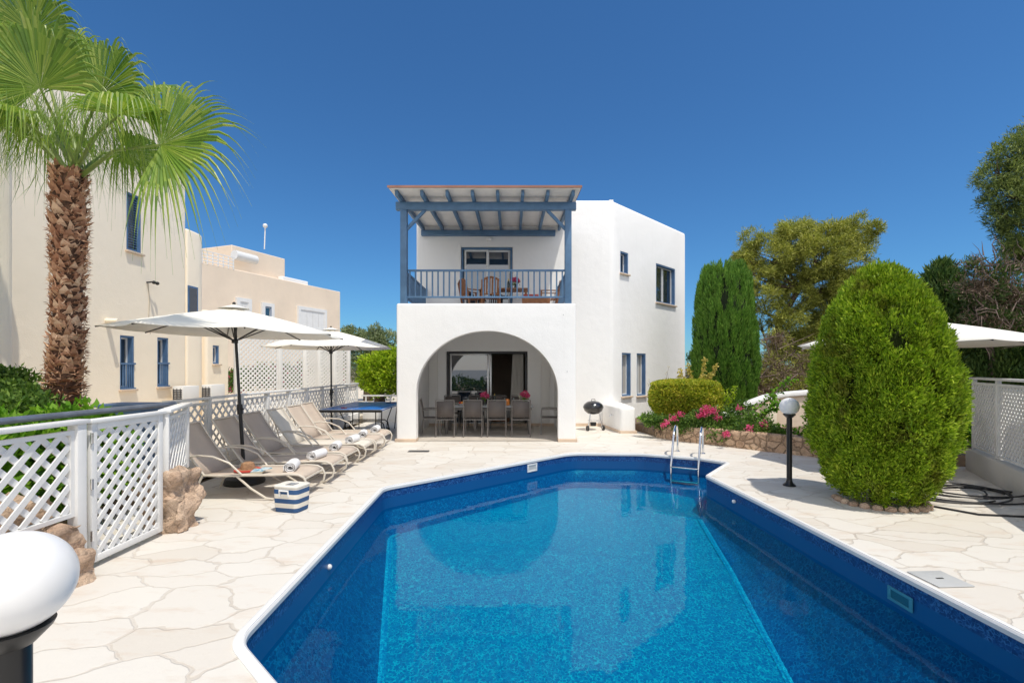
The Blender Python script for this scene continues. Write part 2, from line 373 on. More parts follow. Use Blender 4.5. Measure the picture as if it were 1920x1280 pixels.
def conifer(name, loc, H, prof, nt_, m, mcore, parent, up=.9, L=.12, W=.03, k=6, lump=.09, lf=2.2, z0=0.0, seed=0, spread=.35, sx=1, sy=1):
    t = rng.random(nt_); th = rng.random(nt_)*2*pi
    r0 = np.interp(t, [p[0] for p in prof], [p[1] for p in prof])
    keep = rng.random(nt_) < (r0/max(p[1] for p in prof))*.9+.1; t, th, r0 = t[keep], th[keep], r0[keep]
    O = np.stack([np.cos(th), np.sin(th), np.zeros_like(th)], 1)
    base = O*r0[:,None]; base[:,2] = t*H+z0
    lmp = nz(base, lf, seed)+.5*nz(base, lf*2.7, seed+5)
    r = r0*(1+lump*lmp)*(1-.10*rng.random(len(t))**2)
    P = O*r[:,None]; P[:,0] *= sx; P[:,1] *= sy; P[:,2] = t*H+z0
    slope = np.interp(np.clip(t+.03,0,1), [p[0] for p in prof], [p[1] for p in prof])-np.interp(np.clip(t-.03,0,1), [p[0] for p in prof], [p[1] for p in prof])
    D = O.copy(); D[:,2] = -slope/(.06*H)*1.0; D = unit(D); D = D*.6; D[:,2] += up
    P = np.repeat(P, k, 0)+rng.normal(size=(len(P)*k,3))*L*.25; D = np.repeat(unit(D), k, 0)+rng.normal(size=P.shape)*spread
    c = cards(name, P, D, L*rng.uniform(.6,1.3,len(P)), W*rng.uniform(.7,1.3,len(P)), m, parent)
    core = MB(); core.lathe([(max(.02, np.interp(i/24, [p[0] for p in prof], [p[1] for p in prof])*.86), z0+H*(.02+.95*i/24)) for i in range(25)], n=40, sx=sx, sy=sy)
    core.build('inner_foliage', mcore, parent); return c

def clumped(name, H, prof, ncl, per, m, mcore, parent, size=(.10,.10,.17), L=.06, W=.02, z0=0.0, up=.9, inset=.18, sy=1, core=.84, spread=.45):
    ts = [p[0] for p in prof]; rs_ = [p[1] for p in prof]; t = rng.random(ncl*2); k = rng.random(ncl*2) < np.interp(t, ts, rs_)/max(rs_); t = t[k][:ncl]
    t = np.concatenate([t, 1-.06*rng.random(ncl//14)]); th = rng.random(len(t))*2*pi; r = np.interp(t, ts, rs_)*(1-inset*rng.random(len(t))**1.3); r = r*(1+.07*np.sin(th*2+t*5+1)+.04*np.sin(th*5+t*11))
    k = t > .93; r[k] *= np.sqrt(rng.random(k.sum()))
    C = np.stack([r*np.cos(th), r*np.sin(th)*sy, z0+t*H*.97], 1); O = np.stack([np.cos(th), np.sin(th), np.clip((t-.72)*2.6, -.3, 1)], 1)
    C = np.repeat(C, per, 0); O = np.repeat(unit(O), per, 0); sz = np.repeat(rng.uniform(.7, 1.35, (len(t),1)), per, 0)
    d = unit(rng.normal(size=C.shape)+O*.9); q = rng.random((len(C),1))**.35
    P = C+d*np.array(size)*sz*q; D = d*.55+O*.45+np.array([0,0,up])+rng.normal(size=C.shape)*spread
    c = cards(name, P, D, L*rng.uniform(.6,1.4,len(P)), W*rng.uniform(.7,1.3,len(P)), m, parent)
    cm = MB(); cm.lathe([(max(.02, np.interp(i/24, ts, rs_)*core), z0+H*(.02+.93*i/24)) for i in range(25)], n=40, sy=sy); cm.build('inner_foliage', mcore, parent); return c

L_THUJA = leafmat('thuja_leaf', [(.2,(0.096,0.165,0.010)),(.42,(0.190,0.317,0.014)),(.62,(0.316,0.468,0.023)),(.85,(0.507,0.619,0.050))], .22, clump=7, patch=(0.156,0.130,0.023))
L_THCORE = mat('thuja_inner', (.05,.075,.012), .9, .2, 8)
L_CYP = leafmat('cypress_leaf', [(.2,(0.053,0.140,0.018)),(.5,(0.123,0.280,0.035)),(.85,(0.264,0.440,0.070))], .2, clump=2)
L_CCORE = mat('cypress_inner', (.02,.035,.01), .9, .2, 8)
L_DCYP = leafmat('dark_cypress_leaf', [(.2,(0.026,0.069,0.018)),(.5,(0.064,0.127,0.029)),(.85,(0.144,0.215,0.054))], .15, clump=1.5)
L_PINE = leafmat('pine_needles', [(.2,(0.112,0.144,0.026)),(.5,(0.300,0.324,0.064)),(.85,(0.600,0.576,0.126))], .25, clump=.7)
L_PINED = leafmat('dark_pine_needles', [(.2,(0.056,0.094,0.027)),(.5,(0.150,0.206,0.056)),(.85,(0.375,0.431,0.112))], .2, clump=.8)
L_DRY = leafmat('dry_needles', [(.2,(0.089,0.058,0.045)),(.5,(0.204,0.140,0.102)),(.85,(0.357,0.268,0.191))], .1)
L_BOX = leafmat('box_hedge_leaf', [(.2,(0.145,0.203,0.014)),(.45,(0.319,0.392,0.029)),(.65,(0.493,0.493,0.043)),(.85,(0.696,0.551,0.087))], .3, clump=3)
L_GREEN = leafmat('bright_green_leaf', [(.2,(0.052,0.143,0.016)),(.5,(0.130,0.312,0.019)),(.85,(0.286,0.494,0.039))], .35, clump=3)
L_DGREEN = leafmat('shrub_leaf', [(.2,(0.032,0.080,0.019)),(.5,(0.096,0.192,0.032)),(.85,(0.224,0.336,0.064))], .25, clump=3)
L_LIME = leafmat('lime_leaf', [(.2,(0.156,0.260,0.013)),(.5,(0.338,0.494,0.019)),(.85,(0.624,0.715,0.052))], .35, clump=2)
L_OLIVE = leafmat('olive_leaf', [(.2,(0.098,0.140,0.070)),(.5,(0.224,0.280,0.140)),(.85,(0.392,0.448,0.252))], .2)
L_PINK = leafmat('pink_bract', [(.2,(.50,.03,.12)),(.5,(.75,.08,.26)),(.85,(.85,.22,.42))], .3)
L_YEL = leafmat('yellow_panicle', [(.2,(0.286,0.260,0.052)),(.5,(0.546,0.442,0.104)),(.85,(0.780,0.624,0.208))], .25)
L_PALM = leafmat('palm_leaf', [(.15,(0.069,0.139,0.015)),(.45,(0.149,0.268,0.025)),(.7,(0.268,0.366,0.050)),(.9,(0.416,0.455,0.119))], .38, .4, 1.2, .5)
L_BOOT = leafmat('palm_boot', [(.1,(0.149,0.067,0.038)),(.4,(0.359,0.179,0.105)),(.65,(0.538,0.314,0.194)),(.9,(0.777,0.568,0.389))], 0, .9)
PET = mat('petiole', (.22,.30,.07), .5, .15, 5)

# ------------------------------------------------------------------ setting
def fillet(poly, rad, n=7):
    out = []; m = len(poly)
    for i in range(m):
        a, b, c = (Vector(poly[i-1]), Vector(poly[i]), Vector(poly[(i+1) % m]))
        u, w = (a-b), (c-b); r = rad if not isinstance(rad, list) else rad[i]
        ang = u.angle(w); d = min(r/math.tan(ang/2), u.length*.45, w.length*.45); u.normalize(); w.normalize()
        p0, p2 = b+u*d, b+w*d
        for k in range(n+1):
            t = k/n; out.append(tuple(p0*(1-t)**2+b*2*t*(1-t)+p2*t**2))
    return out
POOL = [(-1.75,3.1),(-.4,1.8),(2.3,1.8),(3.34,2.8),(3.22,6.4),(3.15,7.85),(3.97,8.93),(3.6,9.38),(2.6,9.85),(1.2,9.92),(-1.87,7.05)]
FLOOR = [(-.95,3.2,-1.35),(-.2,2.2,-1.4),(2.0,2.2,-1.4),(2.42,3.3,-1.35),(2.84,6.3,-.85),(2.95,7.55,-.62),(3.25,8.65,-.58),(3.05,8.95,-.58),(2.4,9.3,-.58),(1.15,9.45,-.58),(-1.72,6.75,-.60)]
RAD = [.35,.3,.3,.3,.3,.12,.12,.25,.6,.7,.3]
outline = fillet(POOL, RAD); floor2 = fillet([(a,b) for a,b,c in FLOOR], RAD)
NF = 8; floor3 = []
for i, p in enumerate(floor2): floor3.append((p[0], p[1], FLOOR[i//NF][2]))
# smooth the heights between control points so the folds stay soft
def offset_loop(loop, d):
    out = []; m = len(loop)
    for i in range(m):
        t = Vector(loop[(i+1) % m])-Vector(loop[i-1]); t.normalize(); out.append((loop[i][0]+t.y*d, loop[i][1]-t.x*d))
    return out
def sheet(name, rect, holes, z, m):
    bm = bmesh.new(); es = []
    for loop in [rect]+holes:
        vs = [bm.verts.new((x, y, z)) for x, y in loop]
        for i in range(len(vs)): es.append(bm.edges.new((vs[i], vs[(i+1) % len(vs)])))
    bmesh.ops.triangle_fill(bm, edges=es, use_beauty=True, normal=(0,0,1))
    for f in bm.faces:
        if f.normal.z < 0: f.normal_flip()
    me = bpy.data.meshes.new(name); bm.to_mesh(me); bm.free(); me.materials.append(m)
    o = bpy.data.objects.new(name, me); COL.objects.link(o); o['kind'] = 'structure'; return o
sheet('ground', [(-1500,-26),(1500,-26),(1500,1500),(-1500,1500)], [offset_loop(outline, .5)], -.06, GROUND)
sheet('terrace_paving', [(-4.75,-8),(9.5,-8),(9.5,16),(-4.75,16)], [offset_loop(outline, .045)], 0, PAVE)
sheet('portico_floor', [(-2.49,11.62),(1.26,11.62),(1.26,14.59),(-2.49,14.59)], [], .012, mat('portico_tiles', (.64,.58,.51), .5, .08, 4))
# pool shell
bm = bmesh.new(); n = len(outline)
loops = []
for (lp, zz) in ((outline, .02), (outline, -.16), (outline, -.34)):
    loops.append([bm.verts.new((x, y, zz)) for x, y in lp])
for a, b in zip(loops[:-1], loops[1:]):
    for i in range(n): bm.faces.new((a[i], b[i], b[(i+1) % n], a[(i+1) % n]))
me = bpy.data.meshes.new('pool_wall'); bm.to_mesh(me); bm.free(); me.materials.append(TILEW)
o = bpy.data.objects.new('pool_wall', me); COL.objects.link(o); o['kind'] = 'structure'
bm = bmesh.new(); ring = [bm.verts.new((x, y, -.338)) for x, y in outline]; fr = [bm.verts.new(p) for p in floor3]
mid1 = [bm.verts.new((a.co.x*.45+b.co.x*.55, a.co.y*.45+b.co.y*.55, a.co.z*.3+b.co.z*.7)) for a, b in zip(ring, fr)]
for a, b in ((ring, mid1), (mid1, fr)):
    for i in range(n): bm.faces.new((a[i], b[i], b[(i+1) % n], a[(i+1) % n]))
es = [bm.edges.get((fr[i], fr[(i+1) % n])) for i in range(n)]
bmesh.ops.triangle_fill(bm, edges=es, use_beauty=True); rset = set(ring)|set(mid1)
bmesh.ops.recalc_face_normals(bm, faces=bm.faces)
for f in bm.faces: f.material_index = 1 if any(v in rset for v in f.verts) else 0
me = bpy.data.meshes.new('pool_basin'); bm.to_mesh(me); bm.free(); me.materials.append(TILE); me.materials.append(TILE_SHADE)
me.polygons.foreach_set('use_smooth', [True]*len(me.polygons))
o = bpy.data.objects.new('pool_basin', me); COL.objects.link(o); o['kind'] = 'structure'
sheet('pool_water', offset_loop(outline, .004), [], -.30, WATER)
# coping lip: rounded white edge
cop = MB(); prof = [(-.012,-.035),(-.015,.0),(-.005,.016),(.015,.021),(.045,.018),(.062,.008),(.066,-.02)]
lo = []
for d, z in prof: lo.append([(x, y, z) for x, y in offset_loop(outline, d)])
vs = [p for l in lo for p in l]; fs = []
for j in range(len(prof)-1):
    for i in range(n): fs.append((j*n+i, j*n+(i+1) % n, (j+1)*n+(i+1) % n, (j+1)*n+i))
cop._add(vs, fs); o = cop.build('pool_coping', WPAINT); o['kind'] = 'structure'
# caustic highlights along the basin folds, painted as paler strips with softer edges
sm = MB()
def fold_strip(pts, w=.032):
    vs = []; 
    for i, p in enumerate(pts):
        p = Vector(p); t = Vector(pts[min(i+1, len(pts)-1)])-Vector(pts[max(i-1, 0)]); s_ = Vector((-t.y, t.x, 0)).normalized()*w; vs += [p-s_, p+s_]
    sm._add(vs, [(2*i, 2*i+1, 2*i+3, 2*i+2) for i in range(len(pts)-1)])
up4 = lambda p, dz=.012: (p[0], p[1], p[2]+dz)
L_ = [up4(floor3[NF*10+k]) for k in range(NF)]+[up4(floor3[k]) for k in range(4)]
fold_strip(L_, .018); R_ = [up4(floor3[NF*3+k]) for k in range(4, NF)]+[up4(floor3[NF*4+k]) for k in range(NF)]+[up4(floor3[NF*5+k]) for k in range(4)]
fold_strip(R_, .018); sm2 = sm; sm = MB(); fold_strip([up4(p, -.004) for p in L_], .055); fold_strip([up4(p, -.004) for p in R_], .055)
o = sm.build('fold_highlight', mosaic('fold_highlight_edge', (.003,.125,.31), (.005,.175,.36), (.02,.34,.47), scale=30)); o['kind'] = 'structure'; sm = sm2
o = sm.build('fold_highlight', FOLD_LIGHT); o['kind'] = 'structure'
# sea and slope behind the camera (seen mirrored in the glass doors)
sheet('sea', [(-6000,-9000),(6000,-9000),(6000,-60),(-6000,-60)], [], -35, mat('sea_water', (.02,.07,.15), .25, .1, .01))
sl = MB(); sl._add([(-400,-26,-.06),(400,-26,-.06),(400,-120,-36),(-400,-120,-36)], [(0,3,2,1)]); o = sl.build('hill_slope', GROUND); o['kind'] = 'structure'
# planted beds
o = MB().prism([(3.72,12.1),(5.0,10.9),(6.2,9.75),(7.8,8.6),(9.4,8.6),(24,8.6),(24,30),(6.6,30),(6.6,17.9),(3.3,14.55)], -.05, .20).build('planting_bed', SOIL); o['kind'] = 'structure'
o = MB().prism([(-6.6,-6),(-4.76,-6),(-4.76,6.9),(-5.2,7.3),(-6.6,7.3)], -.05, .15).build('garden_soil', SOIL); o['kind'] = 'structure'
o = MB().prism([(-24,-6),(-6.61,-6),(-6.61,7.31),(-5.13,7.31),(-5.13,40),(-24,40)], -.05, .13).build('side_path', mat('pale_path', (.70,.62,.51), .85, .06, 1.5, .3, 20)); o['kind'] = 'structure'

# ------------------------------------------------------------------ windows and doors
def window(parent, x, y, z, a, w, h, style='blue', dep=.20, sill=True):
    """x,y,z lower left corner on the wall face, a wall angle; local y goes into the wall"""
    M = frame(x, y, z, a); fm = WPAINT if style in ('white', 'shut') else BLUE2
    t = .045; f = MB(M)
    d0 = .012
    f.box(.003, t, d0, dep, .003, h-.003); f.box(w-t, w-.003, d0, dep, .003, h-.003); f.box(t, w-t, d0, dep, h-t, h-.003); f.box(t, w-t, d0, dep, .003, t)
    wn = f.build('window', fm, parent, world=True)
    s = MB(M); q = .03; y0, y1 = dep-.07, dep-.02
    if style == 'shutter':
        for k in range(int((h-2*t)/.06)):
            zz = t+.03+k*.06; s.bar((t+.04, .05, zz), (w-t-.04, .05, zz), .045, .012, up=(0, -.6, 1))
        s.box(t+.001, t+.045, .03, .07, t, h-t); s.box(w-t-.045, w-t-.001, .03, .07, t, h-t)
        s.build('shutter', BLUE2, wn, world=True)
    else:
        xs = [t+.001, w/2-.018, w/2+.018, w-t-.001] if w > .55 else [t+.001, w-t-.001]
        for i in range(0, len(xs), 2):
            a0, a1 = xs[i], xs[i+1]
            s.box(a0, a0+q, y0, y1, t, h-t); s.box(a1-q, a1, y0, y1, t, h-t); s.box(a0+q, a1-q, y0, y1, t, t+q); s.box(a0+q, a1-q, y0, y1, h-t-q, h-t)
        s.build('sash', WPAINT, wn, world=True)
        if style == 'rail':
            r = MB(M)
            for k in range(6): r.box(.05+k*(w-.12)/5, .07+k*(w-.12)/5, -.03, -.01, .03, h*.46)
            r.box(0, w, -.04, -.005, h*.46, h*.46+.04); r.box(0, w, -.04, -.005, .0, .03); r.build('window_rail', BLUE2, wn, world=True)
    p = MB(M); p.box(t, w-t, dep-.045, dep-.04, t, h-t)
    p.build('pane', GLR if style in ('dark', 'rail', 'dark_blue') else GLW, wn, world=True)
    if style == 'shut':
        p2 = MB(M)
        for k in range(4): p2.box(t+.01+k*(w-2*t)/4, t+(k+1)*(w-2*t)/4-.01, .03, .05, t+.01, h-t-.01)
        p2.build('shutter', WPAINT, wn, world=True)
    if sill:
        MB(M).box(-.04, w+.04, -.07, .10, -.05, -.003).build('sill', SKIRT, wn, world=True, bevel=.006)
    return wn
def hole(x, y, z, a, w, h, dep): 
    return MB(frame(x, y, z, a)).box(0, w, -.6, dep, 0, h)
def rounded_prism(name, poly, z0, z1, r, m):
    mb = MB().prism(poly, z0, z1); o = mb.build(name, m, smooth=False); bm = bmesh.new(); bm.from_mesh(o.data)
    bmesh.ops.recalc_face_normals(bm, faces=bm.faces)
    es = [e for e in bm.edges if max(v.co.z for v in e.verts) > z1-.01]
    bmesh.ops.bevel(bm, geom=es, offset=r, segments=5, profile=.5, affect='EDGES', clamp_overlap=True); bm.to_mesh(o.data); bm.free(); return o

# ------------------------------------------------------------------ the villa
villa = thing('villa', 'white two storey villa with arched portico and blue railed balcony beyond the pool', 'villa', (0,14.6,0))
A = Vector((3.03,14.6)); B = Vector((6.53,18.2)); ang45 = math.atan2(B.y-A.y, B.x-A.x)
main = rounded_prism('wall', [(-2.9,14.6),(3.03,14.6),(6.53,18.2),(6.53,25),(-2.9,25)], -.1, 6.83, .11, WHITE)
def on45(px):   # distance along the angled wall for a photo column
    k = (px-960)/F; c, s = math.cos(ang45), math.sin(ang45); return (A.x-k*A.y)/(k*s-c)
def w45(x0, x1, y0, y1):
    t0, t1 = on45(x0), on45(x1); Y = A.y+t0*math.sin(ang45); zt = EYE-(y0-HOR)/F*Y; zb = EYE-(y1-HOR)/F*Y
    return (A.x+t0*math.cos(ang45), Y, zb, ang45, t1-t0, zt-zb)
wins = [w45(1163,1178,470,511), w45(1230,1266,493,566), w45(1166,1183,661,743), w45(1194,1211,662,742)]
cut = [hole(*w, .2) for w in wins]
cut.append(MB().box(-1.98,.47,14.2,15.0,.02,2.26)); cut.append(MB().box(-2.6,2.4,14.85,19.5,.015,2.75))
cut.append(MB().box(-1.54,.02,14.2,14.86,3.31,5.4)); cut.append(MB().box(-2.6,2.4,14.85,17.5,3.30,6.2))
carve(main, cut); rebase(main, villa)
for w in wins: window(villa, *w, style='dark_blue' if w is wins[1] or w is wins[0] else 'blue')
port = rounded_prism('portico', [(-2.75,11.5),(1.52,11.5),(1.52,14.597),(-2.75,14.597)], -.1, 3.29, .045, WHITE)
arch = [(1.10,-.3),(1.10,1.15)]+[(-.59+1.69*math.cos(t*pi/40), 1.15+1.49*math.sin(t*pi/40)) for t in range(1,40)]+[(-2.28,1.15),(-2.28,-.3)]
carve(port, [MB().box(-2.5,1.27,11.75,14.8,-.3,2.85), MB().prism_xz(arch, 11.0, 12.0)])
rebase(port, villa)
for x0, x1 in ((-2.78,-2.275),(1.095,1.55)): MB().box(x0, x1, 11.47, 11.78, 0, .075).build('skirting', SKIRT, villa, world=True, bevel=.006)
MB().box(-2.497,1.267,14.572,14.59,.013,.09).build('skirting', SKIRT, villa, world=True)
MB().box(1.53,2.7,14.575,14.597,.0,.09).build('skirting', SKIRT, villa, world=True)
# pilaster strips inside the portico
for x in (-2.36, 1.0): MB().box(x-.13, x+.13, 14.50, 14.597, .1, 2.84).build('pilaster', INNER, villa, world=True, bevel=.01)
# ground sliding door
def sliding(x0, x1, z0, z1, y, panes, outer):
    f = MB(); t = .06
    f.box(x0, x0+t, y, y+.14, z0, z1); f.box(x1-t, x1, y, y+.14, z0, z1); f.box(x0+t, x1-t, y, y+.14, z1-t, z1); f.box(x0+t, x1-t, y, y+.14, z0, z0+.03)
    d = f.build('sliding_door', outer, villa, world=True, bevel=.004)
    for (a, b, off, g) in panes:
        s = MB(); q = .055; yy = y+.03+off; a_, b_ = a, b; zt = z1-t-.002; zb = z0+.032
        s.box(a_, a_+q, yy, yy+.04, zb, zt); s.box(b_-q, b_, yy, yy+.04, zb, zt); s.box(a_+q, b_-q, yy, yy+.04, zt-q, zt); s.box(a_+q, b_-q, yy, yy+.04, zb, zb+q)
        s.build('sash', ALU if outer is DFRAME else WPAINT, d, world=True, bevel=.003)
        MB().box(a_+q, b_-q, yy+.018, yy+.024, zb+q, zt-q).build('pane', g, d, world=True)
    return d
d1 = sliding(-1.97,.46,.021,2.25,14.60, [(-1.88,-.70,0,GLR),(-1.83,-.62,.05,GLR)], DFRAME)
d2 = sliding(-1.53,.01,3.312,5.39,14.61, [(-1.44,-.72,0,GLR),(-.75,-.06,.05,GLR)], BLUE)
MB().box(-1.60,-1.54,14.57,14.597,3.31,5.46).build('door_trim', WHITE, villa, world=True)
# room behind: tiled floor strip, back panel in muted paint
MB().box(-2.59,2.39,19.3,19.49,.02,2.74).build('room_wall', mat('room_paint', (.46,.38,.31), .8, .05), villa, world=True)
MB().box(.15,.28,16.5,19.2,.02,2.7).build('partition', mat('room_paint_light', (.60,.53,.45), .8, .05), villa, world=True)
# balcony railing
def rail_run(p, q, nb, z0=3.40, z1=4.10):
    p, q = Vector(p), Vector(q); m = MB()
    m.bar((p.x,p.y,z1), (q.x,q.y,z1), .06, .045); m.bar((p.x,p.y,z0+.06), (q.x,q.y,z0+.06), .045, .04)
    r = m.build('railing', BLUE, villa, world=True, bevel=.005)
    for i in range(nb):
        t = (i+.5)/nb; c = p.lerp(q, t); MB().box(c.x-.017,c.x+.017,c.y-.017,c.y+.017,z0+.08,z1-.02).build('baluster', BLUE, r, world=True)
rail_run((-2.53,11.66), (1.28,11.66), 28)
rail_run((-2.60,11.75), (-2.60,14.58), 20); rail_run((1.35,11.75), (1.35,14.58), 20)
for x in (-2.60, 1.35):
    MB().box(x-.078,x+.078,11.58,11.735,3.291,5.545).build('post', BLUE, villa, world=True, bevel=.006)
MB().box(-2.79,1.54,11.59,11.725,5.548,5.735).build('beam', BLUE, villa, world=True, bevel=.006)
MB().box(-2.72,1.30,14.46,14.597,5.72,5.88).build('beam', BLUE, villa, world=True, bevel=.006)
zr = lambda y: 5.735+(y-11.6)*.047
for i in range(8):
    x = -2.66+i*(4.07/7)
    MB().bar((x,11.12,zr(11.12)+.065), (x,14.55,zr(14.55)+.065), .07, .125).build('rafter', BLUE, villa, world=True, bevel=.005)
for x, s in ((-2.60,1),(1.35,-1)):
    MB().bar((x+s*.05,11.66,5.08), (x+s*.50,11.66,5.55), .07, .07, up=(0,1,0)).build('brace', BLUE, villa, world=True, bevel=.004)
rf = MB(); rf.bar((-.62,11.02,zr(11.02)+.150), (-.62,14.59,zr(14.59)+.150), 4.38, .025); rf.build('roof_sheet', ROOFW, villa, world=True)
# corrugated dark top sheet with red-brown front lip
rt = MB(); nn = 120; vs = []
for i in range(nn+1):
    x = -2.84+4.44*i/nn; zz = .02*abs(math.sin(i*pi/6)); vs += [(x,10.98,zr(10.98)+.172+zz), (x,14.59,zr(14.59)+.172+zz)]
rt._add(vs, [(2*i,2*i+2,2*i+3,2*i+1) for i in range(nn)]); rt.build('roof_tiles', ROOFRED, villa, world=True)
MB().box(-2.83,1.59,10.965,10.985,zr(11)+.135,zr(11)+.185).build('roof_edge', ROOFRED, villa, world=True)
MB().lathe([(.02,-.05),(.07,-.045),(.085,0),(.07,.05),(.02,.065)], (-.68,14.54,5.62), 16).build('wall_light', GLOBE, villa, world=True)
MB().lathe([(.12,.05),(.13,.02),(.10,-.03),(.02,-.05)][::-1], (-.6,13.0,2.80), 20).build('ceiling_light', GLOBE, villa, world=True)
for vx_, vz_ in ((1.31,1.67),(1.22,3.02)): MB().tube([(vx_,11.49,vz_),(vx_,11.51,vz_)], .012, 8).build('wall_fixing', GREYP, villa, world=True)
MB().box(3.0,3.12,14.9,15.02,6.83,6.93).build('roof_vent', WHITE, villa, world=True)
# low plastered block beside the corner
blk = thing('low_plaster_wall', 'low white rounded plaster wall with a small outside tap beside the kettle barbecue', 'wall', (3.0,13.6,0))
MB().prism([(2.72,14.57),(2.92,12.98),(3.32,12.98),(3.38,14.9)], .0, .70).build('wall', WHITE, blk, world=True, bevel=.07, seg=4)
MB().prism([(2.70,14.55),(2.90,12.955),(3.35,12.955),(3.40,14.85)], .0, .07).build('skirting', SKIRT, blk, world=True)
tp = MB(); tp.tube([(2.83,13.5,.45),(2.74,13.49,.45),(2.72,13.49,.40)], .012, 8); tp.bar((2.77,13.49,.44),(2.77,13.49,.49), .02); tp.build('tap', STEEL, blk, world=True)
# step strip at the foot of the angled wall
MB(frame(A.x+.5*math.cos(ang45), A.y+.5*math.sin(ang45), 0, ang45)).box(.3,3.9,-.03,-.002,.0,.10).build('skirting', WHITE, villa, world=True)
# curtain + room furniture seen through the open door
cu = MB(); vs = []; K = 60
for i in range(K+1):
    x = .02+.33*i/K; y = 14.93+.03*math.sin(i*.9)
    vs += [(x-.10*(1-i/K), y, .05), (x+.0, y, 2.18)]
cu._add(vs, [(2*i,2*i+2,2*i+3,2*i+1) for i in range(K)]); tag(cu.build('curtain', mat('curtain_cloth', (.70,.68,.64), .9, .03)), 'pale curtain drawn aside at the open ground floor door', 'curtain')
bed = thing('bed', 'white covered bed or sofa dimly seen through the open ground floor door', 'bed', (-.5,16.4,.015))
MB().box(-.5,.6,-.6,1.2,.1,.42).build('mattress', TOWEL, bed, bevel=.06, seg=3); MB().box(-.55,.65,-.65,1.25,0,.12).build('bed_frame', TEAK, bed); MB().box(-.3,.3,.7,1.1,.42,.55).build('pillow', TOWEL, bed, bevel=.05, seg=3)

# ------------------------------------------------------------------ left cream house
lh = thing('cream_house', 'tall cream plastered house with blue shuttered windows behind the palm tree', 'house', (-10,12,0))
hb = rounded_prism('wall', [(-9,7.9),(-9,13.4),(-16,13.4),(-16,7.9)], -.2, 8.2, .12, CREAM)
lw = []
def onX(X, x0, x1, y0, y1):
    Y0 = X*F/(x0-960); Y1 = X*F/(x1-960); zt = EYE-(y0-HOR)/F*Y0; zb = EYE-(y1-HOR)/F*Y0
    return (X, Y0, zb, pi/2, Y1-Y0, zt-zb)
up_w = onX(-9,237,265,358,468); r1 = onX(-9,225,252,628,730); r2 = onX(-9,295,316,632,725)
carve(hb, [hole(*w, .2) for w in (up_w, r1, r2)]); rebase(hb, lh)
window(lh, *up_w, style='shutter'); window(lh, *r1, style='rail'); window(lh, *r2, style='rail')
wing = rounded_prism('wing', [(-8,-4),(-8,7.78),(-8.25,7.9),(-16,7.9),(-16,-4)], -.2, 5.85, .12, CREAM); rebase(wing, lh)
curved = [(-9,13.402)]+[(-9-.55+.55*math.cos(t), 13.85+.6*math.sin(t)) for t in [i*pi/2/8 for i in range(9)]]+[(-14,14.45),(-14,13.402)]
cv = rounded_prism('curved_wing', curved, -.2, 5.62, .2, CREAM)
carve(cv, []); rebase(cv, lh)
lo_ = rounded_prism('low_wing', [(-9.12,14.452),(-9.12,15.6),(-14,15.6),(-14,14.452)], -.2, 3.5, .08, CREAM); 
sw = onX(-9.12,399,411,647,682); carve(lo_, [hole(*sw, .15)]); rebase(lo_, lh); window(lh, *sw, style='dark', dep=.15)
sw2 = (-8.995-.0, 13.55, 3.35, pi/2, .36, .72)
window(lh, *(-9.0+.0,13.42,3.38,pi/2,.40,.75), style='dark', dep=.1, sill=False) if False else None
MB(frame(-9.0,13.42,3.2,pi/2)).box(0,.42,-.02,.0,0,.85).build('window', BLUE2, lh, world=True)
MB(frame(-9.0,13.42,3.2,pi/2)).box(.05,.37,-.026,-.02,.05,.80).build('pane', GLR, lh, world=True)
MB().tube([(-9.05,10.74,2.80),(-8.74,10.74,2.79)], .06, 12).build('water_spout', CREAM, lh, world=True)
fl = MB(); Yf = 9*F/(960-275); fl.bar((-9,Yf,3.86),(-8.86,Yf,3.87),.03); fl.ball((-8.82,Yf,3.86),.045,10,6); fl.ball((-8.84,Yf+.14,3.86),.045,10,6); fl.bar((-8.9,Yf,3.87),(-8.84,Yf+.14,3.87),.02); fl.build('floodlight', BLACKM, lh, world=True)
cb = MB(); cb.tube([(-8.985,Yf+.03,3.84),(-8.985,Yf+.08,3.4),(-8.985,Yf+.05,3.0),(-8.985,Yf+.1,2.6)], .008, 6); cb.build('cable', mat('pale_cable', (.55,.48,.38)), lh, world=True)
# air conditioners by the cream house
ac = thing('air_conditioner', 'white air conditioner box by the small blue window, nearer of the pair', 'air conditioner', (-8.55,12.9,.78), 0, 'air conditioners outside the cream house')
MB().box(-.28,.0,-.33,.33,-.02,.50).build('casing', WMETAL, ac, bevel=.02)
MB().box(-.27,-.01,-.32,.32,-.66,-.025).build('stand', CREAM, ac)
g = MB()
for k in range(7): g.box(-.26,-.02,-.338,-.331,.05+k*.055,.08+k*.055)
for k in range(3): g.box(-.25+k*.09,-.235+k*.09,-.344,-.338,.04,.44)
g.build('grille', DFRAME, ac)
ac2 = copy_tree(ac); ac2.location = (-8.5,14.0,.78); ac2['label'] = 'white air conditioner box next to the tall lattice screen, farther of the pair'
